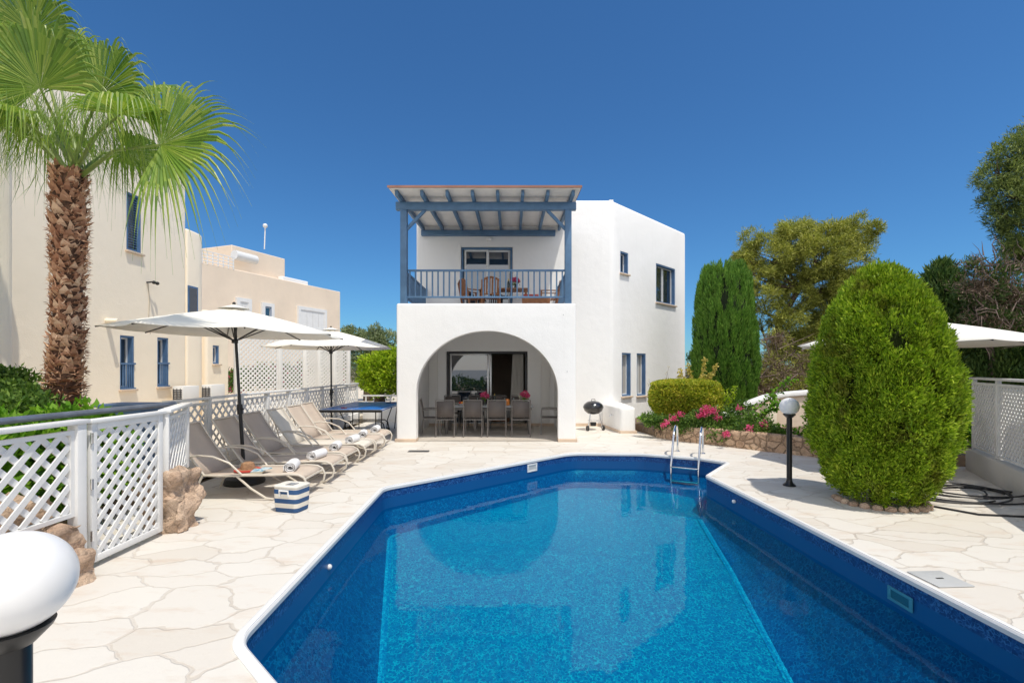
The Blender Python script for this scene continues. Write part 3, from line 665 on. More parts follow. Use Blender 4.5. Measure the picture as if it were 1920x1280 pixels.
# wing wall of lower height joins: far beige house
fh = thing('beige_house', 'long beige flat roofed house with white window surrounds far behind the lattice screens', 'house', (-15,30,0))
P1 = Vector((-16.9,26.0)); P2 = Vector((-12.95,36.5)); aF = math.atan2(P2.y-P1.y, P2.x-P1.x); LF = (P2-P1).length; inn = Vector((-math.sin(aF), math.cos(aF)))
def fprism(a0, a1, d0, d1, z0, z1, name, m=BEIGE, r=.06):
    u = (P2-P1).normalized(); pts = [P1+u*a0+inn*d0, P1+u*a1+inn*d0, P1+u*a1+inn*d1, P1+u*a0+inn*d1]
    o = rounded_prism(name, [tuple(p) for p in pts], z0, z1, r, m); rebase(o, fh); return o
fprism(-.5, LF, 0, 9, -.3, 7.5, 'wall'); fprism(2.7, LF*.60, .8, 5, 7.4, 9.1, 'upper_storey'); fprism(LF*.52, LF*.72, .1, .5, 7.4, 7.75, 'parapet', WHITE)
def onF(x0, x1, y0, y1, style='white'):
    u = (P2-P1).normalized(); t = []
    for px in (x0, x1):
        k = (px-960)/F; t.append((P1.x-k*P1.y)/(k*u.y-u.x))
    Y = P1.y+u.y*t[0]; zt = EYE-(y0-HOR)/F*Y; zb = EYE-(y1-HOR)/F*Y; p = P1+u*t[0]-inn*.16
    M = frame(p.x, p.y, zb, aF); w = t[1]-t[0]; h = zt-zb
    s = MB(M); b = .22; s.box(-b,0,0,.159,-b,h+b); s.box(w,w+b,0,.159,-b,h+b); s.box(0,w,0,.159,h,h+b); s.box(0,w,0,.159,-b,0); s.build('window_surround', WPAINT, fh, world=True)
    return window(fh, p.x+inn.x*.02, p.y+inn.y*.02, zb, aF, w, h, style, dep=.12, sill=False)
onF(447,463,565,600,'shut'); onF(494,506,574,600,'dark'); onF(561,606,580,612,'shut')
# roof terrace rail and water heater
rr = MB(); u = (P2-P1).normalized()
for k in range(9):
    p = P1+u*(-.4+k*.32); rr.bar((p.x,p.y,7.45),(p.x,p.y,8.15),.05)
for z in (7.6,7.78,7.96,8.15): rr.bar((*(P1+u*-.4),z),(*(P1+u*2.2),z),.05)
rr.build('roof_railing', WPAINT, fh, world=True)
ws = MB(); ws.tube([(-16.2,28.2,8.35),(-15.7,29.6,8.35)], .28, 16); ws.build('water_tank', WMETAL, fh, world=True)
an = MB(); an.tube([(-15.1,29.5,9.0),(-15.05,29.5,10.3)], .035, 8); an.ball((-15.05,29.5,10.42),.14,12,8); an.build('antenna', WMETAL, fh, world=True)

# ------------------------------------------------------------------ lattice fences
def lattice(mb, L, H, pitch, w, th=.012, ox=0, oz=0, y=0, pl=None):
    """diagonal laths clipped to a rectangle, in the local xz plane"""
    for layer, sgn in ((0, 1), (1, -1)):
        step = pitch*math.sqrt(2); k = -H if sgn > 0 else 0
        while k < (L if sgn > 0 else L+H):
            # line x = k + sgn*z
            z0, z1 = 0.0, H
            xa, xb = k+sgn*z0, k+sgn*z1
            if sgn > 0:
                if xa < 0: z0 = -k; xa = 0
                if xb > L: z1 = L-k; xb = L
            else:
                if xa > L: z0 = k-L; xa = L
                if xb < 0: z1 = k; xb = 0
            if z1-z0 > .02:
                yy = y+(layer-.5)*(th+.001); mb.bar((ox+xa, yy, oz+z0), (ox+xb, yy, oz+z1), th, w, up=(0,1,0)) if False else mb.bar((ox+xa, yy, oz+z0), (ox+xb, yy, oz+z1), w, th, up=(0,1,0))
            k += step
def fence(name, label, p, q, z0, z1, npan, pitch, lw, group=None, post=.08, base=None, mt=None, cap=True, thick=.16, postz=None):
    mt = mt or WPAINT; p, q = Vector(p), Vector(q); a = math.atan2(q.y-p.y, q.x-p.x); L = (q-p).length
    t = thing(name, label, 'fence', (p.x, p.y, 0), a, group)
    if base: MB().box(0, L, -thick/2, thick/2, 0, z0-.001).build('base_wall', base, t, bevel=.015)
    pw = L/npan
    for i in range(npan+1):
        x = min(max(i*pw, post/2), L-post/2); MB().box(x-post/2, x+post/2, -post/2, post/2, z0 if postz is None else postz, z1-.002).build('post', mt, t, bevel=.006)
    for i in range(npan):
        x0 = i*pw+post/2+(post/2 if i == 0 else 0); x1 = (i+1)*pw-post/2-(post/2 if i == npan-1 else 0); m = MB(); fr_ = .035
        m.box(x0+.001, x0+fr_, -.022, .022, z0+.03, z1-.05); m.box(x1-fr_, x1-.001, -.022, .022, z0+.03, z1-.05)
        m.box(x0+fr_, x1-fr_, -.022, .022, z0+.03, z0+.03+fr_); m.box(x0+fr_, x1-fr_, -.022, .022, z1-.05-fr_, z1-.05)
        lattice(m, x1-x0-2*fr_, z1-z0-.08-2*fr_, pitch, lw, ox=x0+fr_, oz=z0+.03+fr_)
        m.build('lattice_panel', mt, t, smooth=False)
    if cap: MB().box(-.02, L+.02, -.06, .06, z1-.0015, z1+.035).build('cap_rail', mt, t, bevel=.008)
    return t
fence('lattice_fence', 'white lattice fence on a low wall running behind the loungers', (-5.0,7.0), (-5.0,15.6), .33, 1.24, 9, .125, .032, base=WHITE, thick=.2)
g1 = 'white lattice pieces at the terrace entrance'
fence('lattice_fence', 'white lattice panel left of the gate above the rough rock', (-3.68,1.9), (-3.68,4.14), .48, 1.28, 2, .118, .046, g1, post=.09, postz=.0)
gt = thing('garden_gate', 'white lattice gate with steel hinges between the two rough rock stubs', 'gate', (-3.67,4.2,0), pi/2, g1)
gm = MB(); W_, Z0, Z1 = .86, .05, 1.27
gm.box(.0,.06,-.022,.022,Z0,Z1); gm.box(W_-.06,W_,-.022,.022,Z0,Z1); gm.box(.06,W_-.06,-.022,.022,Z0,Z0+.06); gm.box(.06,W_-.06,-.022,.022,Z1-.06,Z1); gm.build('gate_frame', WPAINT, gt, bevel=.006)
lm = MB(); lattice(lm, W_-.12, Z1-Z0-.12, .098, .044, ox=.06, oz=Z0+.06); lm.build('lattice_panel', WPAINT, gt, smooth=False)
for z in (.25,.7,1.1): MB().tube([(-.005,-.03,z),(-.005,-.03,z+.09)], .012, 8).build('hinge', STEEL, gt)
MB().box(-.02,W_+.02,-.045,.045,Z1+.001,Z1+.035).build('cap_rail', WPAINT, gt, bevel=.008)
fence('lattice_fence', 'short white lattice return panel right of the gate above the tall rough rock', (-3.66,5.10), (-4.14,6.15), .50, 1.28, 1, .118, .046, g1, post=.07)
def rock(label, boxes, seed, base=(0,0)):
    t = thing('rock_stub', label, 'rock', (base[0], base[1], 0), 0, 'rough rock stubs by the gate')
    for i, b in enumerate(boxes): displaced(MB().box(*b), 'boulder', ROCK, t, .075, 5.5, 11, world=True, seed=seed+i)
rock('tall rough pinkish rock stub standing right of the open lattice gate', [(-3.90,-3.52,5.10,5.38,-.05,.36),(-3.92,-3.56,5.12,5.55,.28,.62)], 1, (-3.7,5.2))
rock('rough brown rock stub left of the gate, partly behind the white globe lamp', [(-3.92,-3.48,3.3,4.02,-.05,.26),(-3.90,-3.56,3.2,4.05,.22,.47)], 5, (-3.6,3.6))
rock('rough rock lying in the hedge behind the left lattice panel', [(-4.5,-4.05,3.3,4.3,-.05,.62)], 9, (-4.3,3.8))
tag(MB().tube([(-4.38,2.2,1.30),(-4.40,6.3,1.285),(-4.46,6.4,1.27)], .032, 14).build('handrail', PIPE), 'blue grey round metal handrail above the left lattice panels', 'handrail')
# tall screens beyond the fence
fence('lattice_screen', 'tall white lattice screen beyond the fence, left part beside the cream house', (-8.95,15.6), (-7.3,18.2), .25, 2.92, 2, .11, .05, 'tall lattice screens', post=.12)
fence('lattice_screen', 'tall white lattice screen beyond the fence, middle part behind the near parasol', (-7.28,18.25), (-6.75,18.25+.9), .25, 2.92, 1, .11, .05, 'tall lattice screens', post=.12)
fence('lattice_screen', 'tall dense white lattice screen beyond the fence, right part behind the far parasol', (-6.9,16.0), (-5.35,16.0), .25, 2.72, 3, .085, .05, 'tall lattice screens', post=.09)
# right lattice on plinth
fence('lattice_fence', 'white lattice fence on a plastered plinth at the right behind the hose', (7.97,8.35), (5.9,4.6), .36, 1.56, 4, .075, .032, base=NWALL, thick=.22, post=.06)
# low wall at the end of the terrace
w_ = thing('low_wall', 'low pale wall behind the table tennis table', 'wall', (-4,15.9,0))
MB().box(-4.9,-2.93,15.85,16.0,-.05,.55).build('wall', WHITE, w_, world=True, bevel=.02); MB().bar((-4.95,15.9,.85),(-2.93,15.9,.85),.05).build('top_rail', WPAINT, w_, world=True)
for x in (-4.8,-4.0,-3.2): MB().box(x-.02,x+.02,15.88,15.92,.551,.83).build('post', WPAINT, w_, world=True)
bx = thing('storage_box', 'faded blue wooden box beyond the grey handrail', 'box', (-6.35,8.0,0))
MB().box(-.3,.42,-.25,.25,.1,1.12).build('body', BLUE2, bx, bevel=.01); MB().box(-.34,.46,-.29,.29,1.122,1.17).build('lid', BLUE2, bx, bevel=.008); MB().box(-.05,.1,-.275,-.252,.95,.99).build('handle', STEEL, bx)

# ------------------------------------------------------------------ rubble planter wall
def stone_wall(name, label, pts, h, th=.28, seed=0):
    t = thing(name, label, 'wall', (pts[0][0], pts[0][1], 0)); mb = MB()
    P = [Vector(p) for p in pts]; fine = []
    for a, b in zip(P[:-1], P[1:]):
        k = max(1, int((b-a).length/.16))
        for i in range(k): fine.append(a.lerp(b, i/k))
    fine.append(P[-1]); m = len(fine); vs = []; K = 4
    for i, p in enumerate(fine):
        d = (fine[min(i+1,m-1)]-fine[max(i-1,0)]).normalized(); nrm = Vector((d.y,-d.x))
        o_ = p; b_ = p-nrm*th
        for z in [-.03]+[h*k/K for k in range(1,K+1)]: vs.append((o_.x,o_.y,z))
        vs.append(((o_.x+b_.x)/2,(o_.y+b_.y)/2,h+.015)); vs.append((b_.x,b_.y,h)); vs.append((b_.x,b_.y,-.03))
    c = K+4; fs = []
    for i in range(m-1):
        for k in range(c-1): fs.append((i*c+k, (i+1)*c+k, (i+1)*c+k+1, i*c+k+1))
    fs += [tuple(range(c)), tuple((m-1)*c+k for k in range(c-1,-1,-1))]
    mb._add(vs, fs); displaced(mb, 'wall', STONE, t, .035, 3.2, 1, world=True, seed=seed); return t
stone_wall('stone_wall', 'low curved rubble stone wall edging the flower bed behind the pool ladder',
           [(3.62,12.35),(3.72,12.05),(4.05,11.55),(4.7,10.85),(5.3,10.2),(5.95,9.55),(6.8,9.0),(7.9,8.62)], .36)

# neighbour's stair parapet
npar = thing('stair_parapet', 'white topped sweeping parapet wall behind the flower bed', 'wall', (6,13,0))
pts = []; top = [(1350,778),(1385,768),(1410,752),(1440,741),(1480,735),(1530,731),(1700,722)]
Yp = 12.8; poly = [((x-960)/F*Yp, EYE-(y-HOR)/F*Yp) for x, y in top]
MB().prism_xz([(poly[0][0],.1)]+[(x, z-.12) for x, z in poly]+[(poly[-1][0],.1)], Yp, Yp+.22).build('wall', BEIGE, npar, world=True)
MB().prism_xz([(x, z-.118) for x, z in poly]+[(x, z) for x, z in poly[::-1]], Yp-.06, Yp+.3).build('coping', WHITE, npar, world=True, bevel=.02)
MB().box(6.62,6.86,Yp-.28,Yp-.01,.1,.80).build('pier', CREAM, npar, world=True, bevel=.02)

# ------------------------------------------------------------------ neighbour villa right (outside the frame, mirrored in the pool and shading the paving)
nv = thing('neighbour_villa', 'pale neighbouring villa on the right mirrored in the pool and shading the paving', 'villa', (9,1,0))
o = rounded_prism('wall', [(8.75,5.6),(5.9,1.2),(5.9,-6),(14,-6),(14,5.6)], -.1, 6.4, .1, WHITE); rebase(o, nv)

# ------------------------------------------------------------------ parasols
def parasol(label, x, y, rad, zr_, zt, lean, base=True):
    t = thing('parasol', label, 'parasol', (x, y, 0), 0, 'cream parasols round the pool'); lx, ly = lean
    c = Vector((lx, ly, 0)); m = MB(); top = Vector((lx*1.0, ly, zt)); K = 8; ph = pi/8+.2
    rim = [Vector((lx+rad*math.cos(ph+2*pi*k/K), ly+rad*math.sin(ph+2*pi*k/K), zr_-(lx*.25)*math.cos(ph+2*pi*k/K)*-1)) for k in range(K)]
    # sagging panels
    vs = [top]; fs = []; J = 6; S = 4
    for k in range(K):
        a, b = rim[k], rim[(k+1) % K]
        for s in range(S):
            u = s/S; e = a.lerp(b, u)
            for j in range(1, J+1):
                r = j/J; p = top.lerp(e, r); p.z -= .022*math.sin(pi*u)*r; p.z += .025*math.sin(pi*r); inw = -.05*math.sin(pi*u)*r; p.x += (e.x-top.x)*inw; p.y += (e.y-top.y)*inw
                vs.append(p)
    nS = K*S
    for i in range(nS):
        i2 = (i+1) % nS; fs.append((0, 1+i*J, 1+i2*J))
        for j in range(J-1): fs.append((1+i*J+j, 1+i*J+j+1, 1+i2*J+j+1, 1+i2*J+j))
    m._add(vs, fs); can = m.build('canopy', CANVAS, t, angle=20)
    # canopy solidity and a small vent cap
    sd = can.modifiers.new('thick', 'SOLIDIFY'); sd.thickness = .006
    v = MB(); v._add([top+Vector((0,0,.065))]+[Vector((top.x+.22*math.cos(2*pi*k/16), top.y+.22*math.sin(2*pi*k/16), zt-.005)) for k in range(16)], [(0,1+k,1+(k+1) % 16) for k in range(16)])
    v.build('vent_cap', CANVAS, t); MB().ball((top.x,top.y,zt+.075), .025, 10, 6).build('finial', BLACKP, t)
    MB().tube([(0,0,.08),(lx*.45,ly*.45,1.15)], .026, 12).build('pole', BLACKM, t); MB().tube([(lx*.42,ly*.42,1.08),(lx,ly,zt-.02)], .021, 12).build('pole', BLACKM, t)
    jn = MB(); jn.tube([(lx*.42,ly*.42,1.05),(lx*.47,ly*.47,1.2)], .04, 12); jn.tube([(lx*.46,ly*.46+.0,1.13),(lx*.46+.07,ly*.46-.03,1.13)], .014, 8); jn.build('crank', BLACKP, t)
    hub = Vector((lx*.92, ly*.92, zr_-.13)); MB().tube([hub-Vector((0,0,.03)), hub+Vector((0,0,.03))], .045, 12).build('runner', BLACKM, t)
    for k in range(K):
        e = rim[k]; mid = top.lerp(e, .45); MB().bar(hub, mid+Vector((0,0,.010)), .016).build('strut', BLACKM, t)
        MB().bar(top-Vector((0,0,.03)), e+Vector((0,0,-.012)), .014, .02).build('rib', BLACKM, t) if False else MB().tube([top.lerp(e, q)+Vector((0,0,.025*math.sin(pi*q)-.016)) for q in (0,.2,.4,.6,.8,1)], .010, 6).build('rib', BLACKM, t)
    MB().lathe([(.28,0),(.29,.03),(.26,.09),(.12,.12),(.05,.20),(.03,.24)], n=24).build('base', BLACKP, t)
    return t
parasol('cream parasol in front standing over the nearest lounger with a dark tilted pole', -4.08, 7.38, 1.62, 2.29, 2.66, (-.16,.0))
parasol('cream parasol farther back by the table tennis table', -4.68, 12.55, 1.62, 2.28, 2.74, (.0,-.05))
parasol('cream parasol mostly hidden behind the big round conifer on the right', 7.1, 8.6, 1.85, 2.16, 2.62, (0,0))

# ------------------------------------------------------------------ sun loungers
def lounger():
    t = thing('sun_lounger', 'x', 'sun lounger', (0,0,0), 0, 'sun loungers lined up along the fence')
    # local: head at -x, foot at +x; hinge at x=0, width in y -.31..+.31
    W = .31; back = [(0,.33),(-.13,.50),(-.26,.68),(-.36,.82),(-.44,.95),(-.455,.975)]
    seat = [(0,.33),(.2,.325),(.5,.33),(.9,.335),(1.12,.345),(1.25,.335),(1.32,.30)]
    def ribbon(pr, w0, mt, name):
        m = MB(); vs = []; c = 5
        for (x, z) in pr:
            for k in range(c):
                y = -w0+2*w0*k/(c-1); vs.append((x, y, z-.012*(1-(y/w0)**2)))
        m._add(vs, [(i*c+k, i*c+k+1, (i+1)*c+k+1, (i+1)*c+k) for i in range(len(pr)-1) for k in range(c-1)])
        o = m.build(name, mt, t); s = o.modifiers.new('t','SOLIDIFY'); s.thickness = .006; return o
    ribbon(back, W-.01, TAUPE, 'back_sling'); ribbon(seat, W-.01, TAUPE, 'seat_sling')
    f = MB()
    for s in (-1, 1): f.tube([(x, s*W, z) for x, z in seat]+[(1.36,s*W,.22),(1.34,s*W,.12),(1.24,s*W,.05)], .016, 10)
    f.tube([(1.24,-W,.05),(1.18,-W*.8,.018),(1.18,W*.8,.018),(1.24,W,.05)], .014, 8); f.bar((1.33,-W,.28),(1.33,W,.28),.02); f.build('seat_frame', LFRAME, t)
    f = MB()
    for s in (-1, 1): f.tube([(x, s*W, z) for x, z in back], .015, 10)
    f.tube([(-.455,-W,.975),(-.455,W,.975)], .015, 8); f.build('back_frame', LFRAME, t)
    for (pt, qt) in (((.42,.33),(.82,.016)),):
        for s in (-1, 1): MB().tube([(pt[0],s*W,pt[1]),((pt[0]+qt[0])/2,s*(W+.01),(pt[1]+qt[1])/2-.01),(qt[0],s*W,.03),(qt[0]+.10,s*W,.016)], .015, 8).build('leg', LFRAME, t)
        MB().tube([(.92,-W,.016),(.92,W,.016)], .013, 8).build('leg_stretcher', LFRAME, t)
    for s in (-1, 1): MB().tube([(-.02,s*W,.33),(-.10,s*W,.17),(-.16,s*W,.015)], .015, 8).build('leg', LFRAME, t)
    for s in (-1, 1): MB().tube([(-.19,s*(W+.015),.58),(-.05,s*(W+.045),.60),(.15,s*(W+.05),.585),(.36,s*(W+.045),.50),(.52,s*(W+.015),.33)], .013, 10).build('armrest', LFRAME, t)
    rk = MB()
    for s in (-1, 1):
        rk.bar((-.33,s*(W-.03),.74),(-.20,s*(W-.03),.34),.014)
        for k in range(4): rk.bar((-.13-.03*k,s*(W-.03),.33+.05*k),(-.17-.03*k,s*(W-.03),.30+.05*k),.012)
    rk.bar((-.20,-W+.03,.34),(-.20,W-.03,.34),.014); rk.build('back_support', LFRAME, t)
    return t
lp = lounger(); ys = [6.72,7.58,8.42,9.24,10.0,10.76]
lab = ['nearest taupe sling sun lounger with a hat and book on its seat', 'second nearest taupe sun lounger, just behind the near parasol pole', 'third taupe sun lounger from the front, in front of the cream one',
       'only cream white sun lounger, among the taupe ones', 'taupe sun lounger just beyond the cream one', 'farthest taupe sun lounger near the table tennis table']
def towel(label, x, y, z, a, g='rolled white towels on the loungers'):
    t = thing('rolled_towel', label, 'towel', (x, y, z), a, g); m = MB(); vs = []; T = 46; Wd = .17; r = .0
    prof = []
    for i in range(T):
        th = i/(T-1)*2*pi*2.6; rr_ = .018+.055*(i/(T-1)); prof.append((rr_*math.cos(th)*1.15, rr_*math.sin(th)*.95+.07))
    for j, yy in enumerate([-Wd,-Wd*.95,-.05,.06,Wd*.94,Wd]):
        for (px_, pz_) in prof: vs.append((px_*(1-.03*(j in (0,5))), yy+.01*math.sin(px_*60), pz_))
    m._add(vs, [(j*T+i, j*T+i+1, (j+1)*T+i+1, (j+1)*T+i) for j in range(5) for i in range(T-1)])
    o = m.build('towel_roll', TOWEL, t, angle=70); s = o.modifiers.new('t','SOLIDIFY'); s.thickness = .011; return t
for i, y in enumerate(ys):
    o = lp if i == 0 else copy_tree(lp)
    o.location = (-4.08+.03*math.sin(i*2.2), y, 0); o.rotation_euler.z = R((0,1.5,-1,1,-1.5,.5)[i]); o['label'] = lab[i]
    if i == 3:
        for k in kids(o):
            if k.name.startswith(('back_sling','seat_sling')):
                k.data = k.data.copy(); k.data.materials[0] = CREAMS
    towel(['rolled white towel on the nearest lounger, beside the book','rolled white towel with folds on the second nearest lounger','rolled white towel on the third lounger from the front','rolled white towel on the cream lounger','rolled white towel on the lounger just beyond the cream one','rolled white towel on the farthest lounger'][i], -3.06+.04*math.sin(i*3), y+.02, .325, R((14,-8,10,-5,12,4)[i]))
# hat and books on the first lounger
hat = thing('sun_hat', 'brown straw sun hat with a red brim band on the nearest lounger', 'hat', (-3.66,6.70,.33), .2)
STRAW = mat('straw', (.42,.24,.13), .9, .2, 30, .4, 120); RED = mat('red_cloth', (.55,.06,.04), .8, .1)
MB().lathe([(.165,.01),(.16,.025),(.095,.03),(.09,.07),(.075,.11),(.04,.125),(.01,.127)], n=28).build('crown', STRAW, hat); MB().lathe([(.163,.004),(.172,.010),(.172,.022),(.158,.028)], n=28).build('brim_edge', RED, hat)
bk = thing('book', 'blue covered paperback book lying on the nearest lounger beside the hat', 'book', (-3.42,6.52,.345), .25)
MB().box(-.07,.07,-.10,.10,.004,.030).build('pages', mat('book_pages', (.70,.62,.48), .9, .05), bk); MB().box(-.074,.076,-.103,.103,.0305,.034).build('cover', mat('book_cover', (.03,.30,.50), .4, .4, 25, c2=(.75,.75,.7)), bk)
bk2 = thing('book', 'small folded blue and white pamphlet on top of the paperback', 'book', (-3.36,6.56,.379), -.2)
MB().box(-.06,.06,-.085,.085,.0,.012).build('cover', mat('pamphlet', (.05,.38,.55), .4, .4, 22, c2=(.8,.8,.78)), bk2)
# striped cooler bag
cbg = thing('cooler_bag', 'navy and cream striped cooler bag on the paving by the nearest lounger', 'bag', (-2.72,5.98,0), R(-14)); ST = stripes_mat()
def sq(w, d, n=3): return fillet([(-w,-d),(w,-d),(w,d),(-w,d)], .06, 5)
m = MB(); vs = []; lv = [(0,.150,.115),(.012,.162,.124),(.14,.172,.132),(.27,.175,.135),(.295,.172,.132)]
for z, w, d in lv: vs += [(x, y, z) for x, y in sq(w, d)]
c = len(sq(.1,.1)); m._add(vs, [(j*c+i, j*c+(i+1) % c, (j+1)*c+(i+1) % c, (j+1)*c+i) for j in range(len(lv)-1) for i in range(c)]+[tuple(range(c-1,-1,-1))]); m.build('body', ST, cbg)
m = MB(); m.prism(sq(.178,.138), .296, .322); m.build('lid', mat('cooler_lid', (.78,.75,.68), .8, .05), cbg, bevel=.008)
MB().tube([(-.06,-.142,.20),(-.06,-.150,.27),(.06,-.150,.27),(.06,-.142,.20)], .012, 8).build('handle', WPAINT, cbg)
MB().box(-.04,.07,-.07,.04,.323,.327).build('label_patch', mat('lid_patch', (.35,.36,.38), .6, .3, 20), cbg)

# ------------------------------------------------------------------ table tennis
tt = thing('table_tennis_table', 'blue table tennis table with black folding undercarriage beside the portico', 'table', (-3.86,12.85,0))
MB().box(-.7625,.7625,-1.37,1.37,.735,.76).build('table_top', TTBLUE, tt, bevel=.004)
ln = MB(); e = .764
for x in (-.75,.75): ln.box(x-.01,x+.01,-1.36,1.36,.7605,e)
for y in (-1.36,1.36): ln.box(-.74,.74,y-.01,y+.01,.7605,e)
ln.box(-.003,.003,-1.35,1.35,.7605,e); ln.build('table_lines', WPAINT, tt)
MB().box(-.77,.77,-1.385,-1.372,.70,.762).build('apron', BLACKM, tt)
for s in (-1,1):
    for x in (-.55,.55):
        MB().tube([(x,s*1.1,.73),(x*.92,s*.95,.03)], .013, 8).build('leg', BLACKM, tt)
        MB().tube([(x*1.0,s*.55,.73),(x*.86,s*.30,.35),(x*.86,s*.22,.08)], .013, 8).build('leg', BLACKM, tt)
    MB().tube([(-.55,s*.22,.08),(-.5,s*.22,.30),(-.42,s*.22,.36),(.42,s*.22,.36),(.5,s*.22,.30),(.55,s*.22,.08)], .016, 8).build('undercarriage', BLACKM, tt)
    for x in (-.5,.5): MB().tube([(x-.03,s*.25,.07),(x+.03,s*.25,.07)], .07, 16).build('wheel', RUBBER, tt)
def bat(label, x, y, a):
    t = thing('table_tennis_bat', label, 'bat', (x,y,.764), a); MB().lathe([(.07,0),(.075,.003),(.075,.010),(.07,.012)], n=20).build('blade', mat('bat_rubber', (.5,.03,.02), .6, .1) if 'red' in label else BLACKP, t); MB().box(-.012,.012,-.18,-.07,0,.018).build('handle', TEAK, t)
bat('red table tennis bat near the corner of the blue table', -4.15, 11.95, .6); bat('black table tennis bat on the far half of the blue table', -3.5, 13.7, 2.0)

# ------------------------------------------------------------------ dining set
def chair(arm=False):
    t = thing('dining_armchair' if arm else 'dining_chair', 'x', 'chair', (0,0,0), 0, 'charcoal chairs round the dining table'); w = .23
    m = MB()
    m._add([(-w+.02,.22,.45),(w-.02,.22,.45),(w-.02,0,.435),(-w+.02,0,.435),(w-.02,-.21,.445),(-w+.02,-.21,.445)], [(0,3,2,1),(3,5,4,2)]); o = m.build('seat', CHARC, t); s = o.modifiers.new('t','SOLIDIFY'); s.thickness = .012
    bk_ = [(-.215,.50),(-.235,.70),(-.275,.90)] ; m = MB(); vs = []
    for y, z in bk_: vs += [(-w+.02,y,z),(w-.02,y,z)]
    m._add(vs, [(0,1,3,2),(2,3,5,4)]); o = m.build('backrest', CHARC, t); s = o.modifiers.new('t','SOLIDIFY'); s.thickness = .014
    for s in (-1,1):
        MB().bar((s*w,.23,0),(s*w,.21,.66 if arm else .45),.024).build('leg', CHF, t)
        MB().tube([(s*w,-.26,0),(s*w,-.21,.42),(s*w,-.235,.70),(s*w,-.28,.93)], .014, 8).build('leg', CHF, t)
        if arm: MB().tube([(s*w,.21,.66),(s*w,.0,.675),(s*w,-.235,.65)], .015, 8).build('armrest', CHF, t)
    f = MB(); f.bar((-w,.22,.44),(w,.22,.44),.02); f.bar((-w,-.215,.44),(w,-.215,.44),.02)
    for s in (-1,1): f.bar((s*w,.22,.435),(s*w,-.215,.435),.02)
    f.build('seat_frame', CHF, t); MB().bar((-w,-.28,.93),(w,-.28,.93),.022).build('top_rail', CHF, t); return t
c0 = chair(); used = [False]
def put(proto, flag, x, y, a, label):
    o = proto if not flag[0] else copy_tree(proto); flag[0] = True; o.location = (x, y, .013); o.rotation_euler.z = a; o['label'] = label
near = ['leftmost','second from left','third from left','rightmost']
for i, x in enumerate((-1.69,-.985,-.385,.225)): put(c0, used, x, 12.42, R((1,-1,0,1)[i]), near[i]+' charcoal sling chair on the near side of the dining table')
for i, x in enumerate((-1.75,-1.05,-.40,.22)): put(c0, used, x, 14.0, pi+R((2,-2,1,0)[i]), near[i]+' charcoal sling chair on the far side of the dining table')
a0 = chair(True); ua = [False]
put(a0, ua, -2.12, 12.75, -pi/2+R(8), 'charcoal armchair at the left end of the dining table facing inward')
put(a0, ua, 1.00, 12.85, pi/2-R(4), 'charcoal armchair at the right end of the dining table facing inward')
dt = thing('dining_table', 'long grey outdoor dining table under the arch', 'table', (-.72,13.2,.013))
MB().box(-1.12,1.28,-.45,.45,.70,.735).build('table_top', mat('table_glass', (.40,.42,.44), .15, .1), dt, bevel=.006)
MB().box(-1.08,1.24,-.41,.41,.63,.699).build('apron', CHF, dt)
for x in (-1.02,1.18):
    for y in (-.36,.36): MB().box(x-.04,x+.04,y-.04,y+.04,0,.629).build('leg', CHF, dt, bevel=.006)
MB().box(-.3,-.24,-.33,.33,.1,.62).build('leg', CHF, dt)
PORC = mat('porcelain', (.78,.77,.75), .2, .02); 
for i, (x, y) in enumerate(((-1.55,12.95),(-.95,12.95),(-.35,12.95),(.2,12.95),(-1.5,13.5),(.15,13.5))):
    p = MB().lathe([(.05,0),(.11,.012),(.12,.02),(.105,.016),(.02,.01)], n=20).build('plate', PORC); p.location = (x,y,.75); tag(p, 'white plate laid on the outdoor dining table', 'plate', 'plates on the dining table')
def flowers(label, x, y, z, s=1.0, col=L_PINK, extra=None, vm=None):
    t = thing('flower_vase', label, 'flowers', (x,y,z)); MB().lathe([(.04,0),(.045,.02),(.03,.10),(.042,.16),(.038,.16),(.02,.03)], n=16).build('vase', vm or GLT, t)
    n_ = 26; st = MB()
    for k in range(10):
        a = k*2.4; st.tube([(0,0,.05),(.05*math.cos(a),.05*math.sin(a),.2),(.11*s*math.cos(a),.11*s*math.sin(a),.2+.12*s)], .003, 5)
    st.build('stem', PET, t)
    lb = [((.08*s*math.cos(k*1.9),.08*s*math.sin(k*1.9),.24+.10*s*((k*37) % 10)/10), .05*s) for k in range(7)]
    crown('blossom', lb, 42000/s, .035, .03, col, t, gap=.0, tuft=2, shell=.2, seed=k); crown('leaves', [((0,0,.19),.09*s)], 9000, .05, .02, L_GREEN, t, gap=0, tuft=2)
    if extra: crown('pale_blossom', [((-.10*s,.02,.24),.07*s),((-.02,.03,.27),.06*s)], 30000, .035, .03, extra, t, gap=0, tuft=2, shell=.2)
L_WFL = leafmat('white_petal', [(.2,(.6,.55,.5)),(.8,(.85,.82,.75))], .3)
flowers('pink flowers in a glass vase on the dining table between the second and third chairs', -.74, 13.15, .75, .8)
flowers('pink and white flower arrangement at the right of the dining table', .36, 13.2, .75, .95, extra=L_WFL)
def bottle(label, x, y, z, m, group='bottles on the tables'):
    t = thing('wine_bottle', label, 'bottle', (x,y,z), 0, group); MB().lathe([(.035,0),(.037,.01),(.037,.19),(.015,.24),(.014,.30),(.01,.30)], n=16).build('body', m, t); MB().lathe([(.0155,.25),(.0155,.303),(.005,.306)], n=12).build('foil', mat('gold_foil', (.6,.45,.15), .35, .05, metal=.8), t)
GBOT = mat('bottle_glass', (.012,.02,.012), .08, .05)
bottle('dark wine bottle among the flowers on the dining table', -.48, 13.3, .75, GBOT)
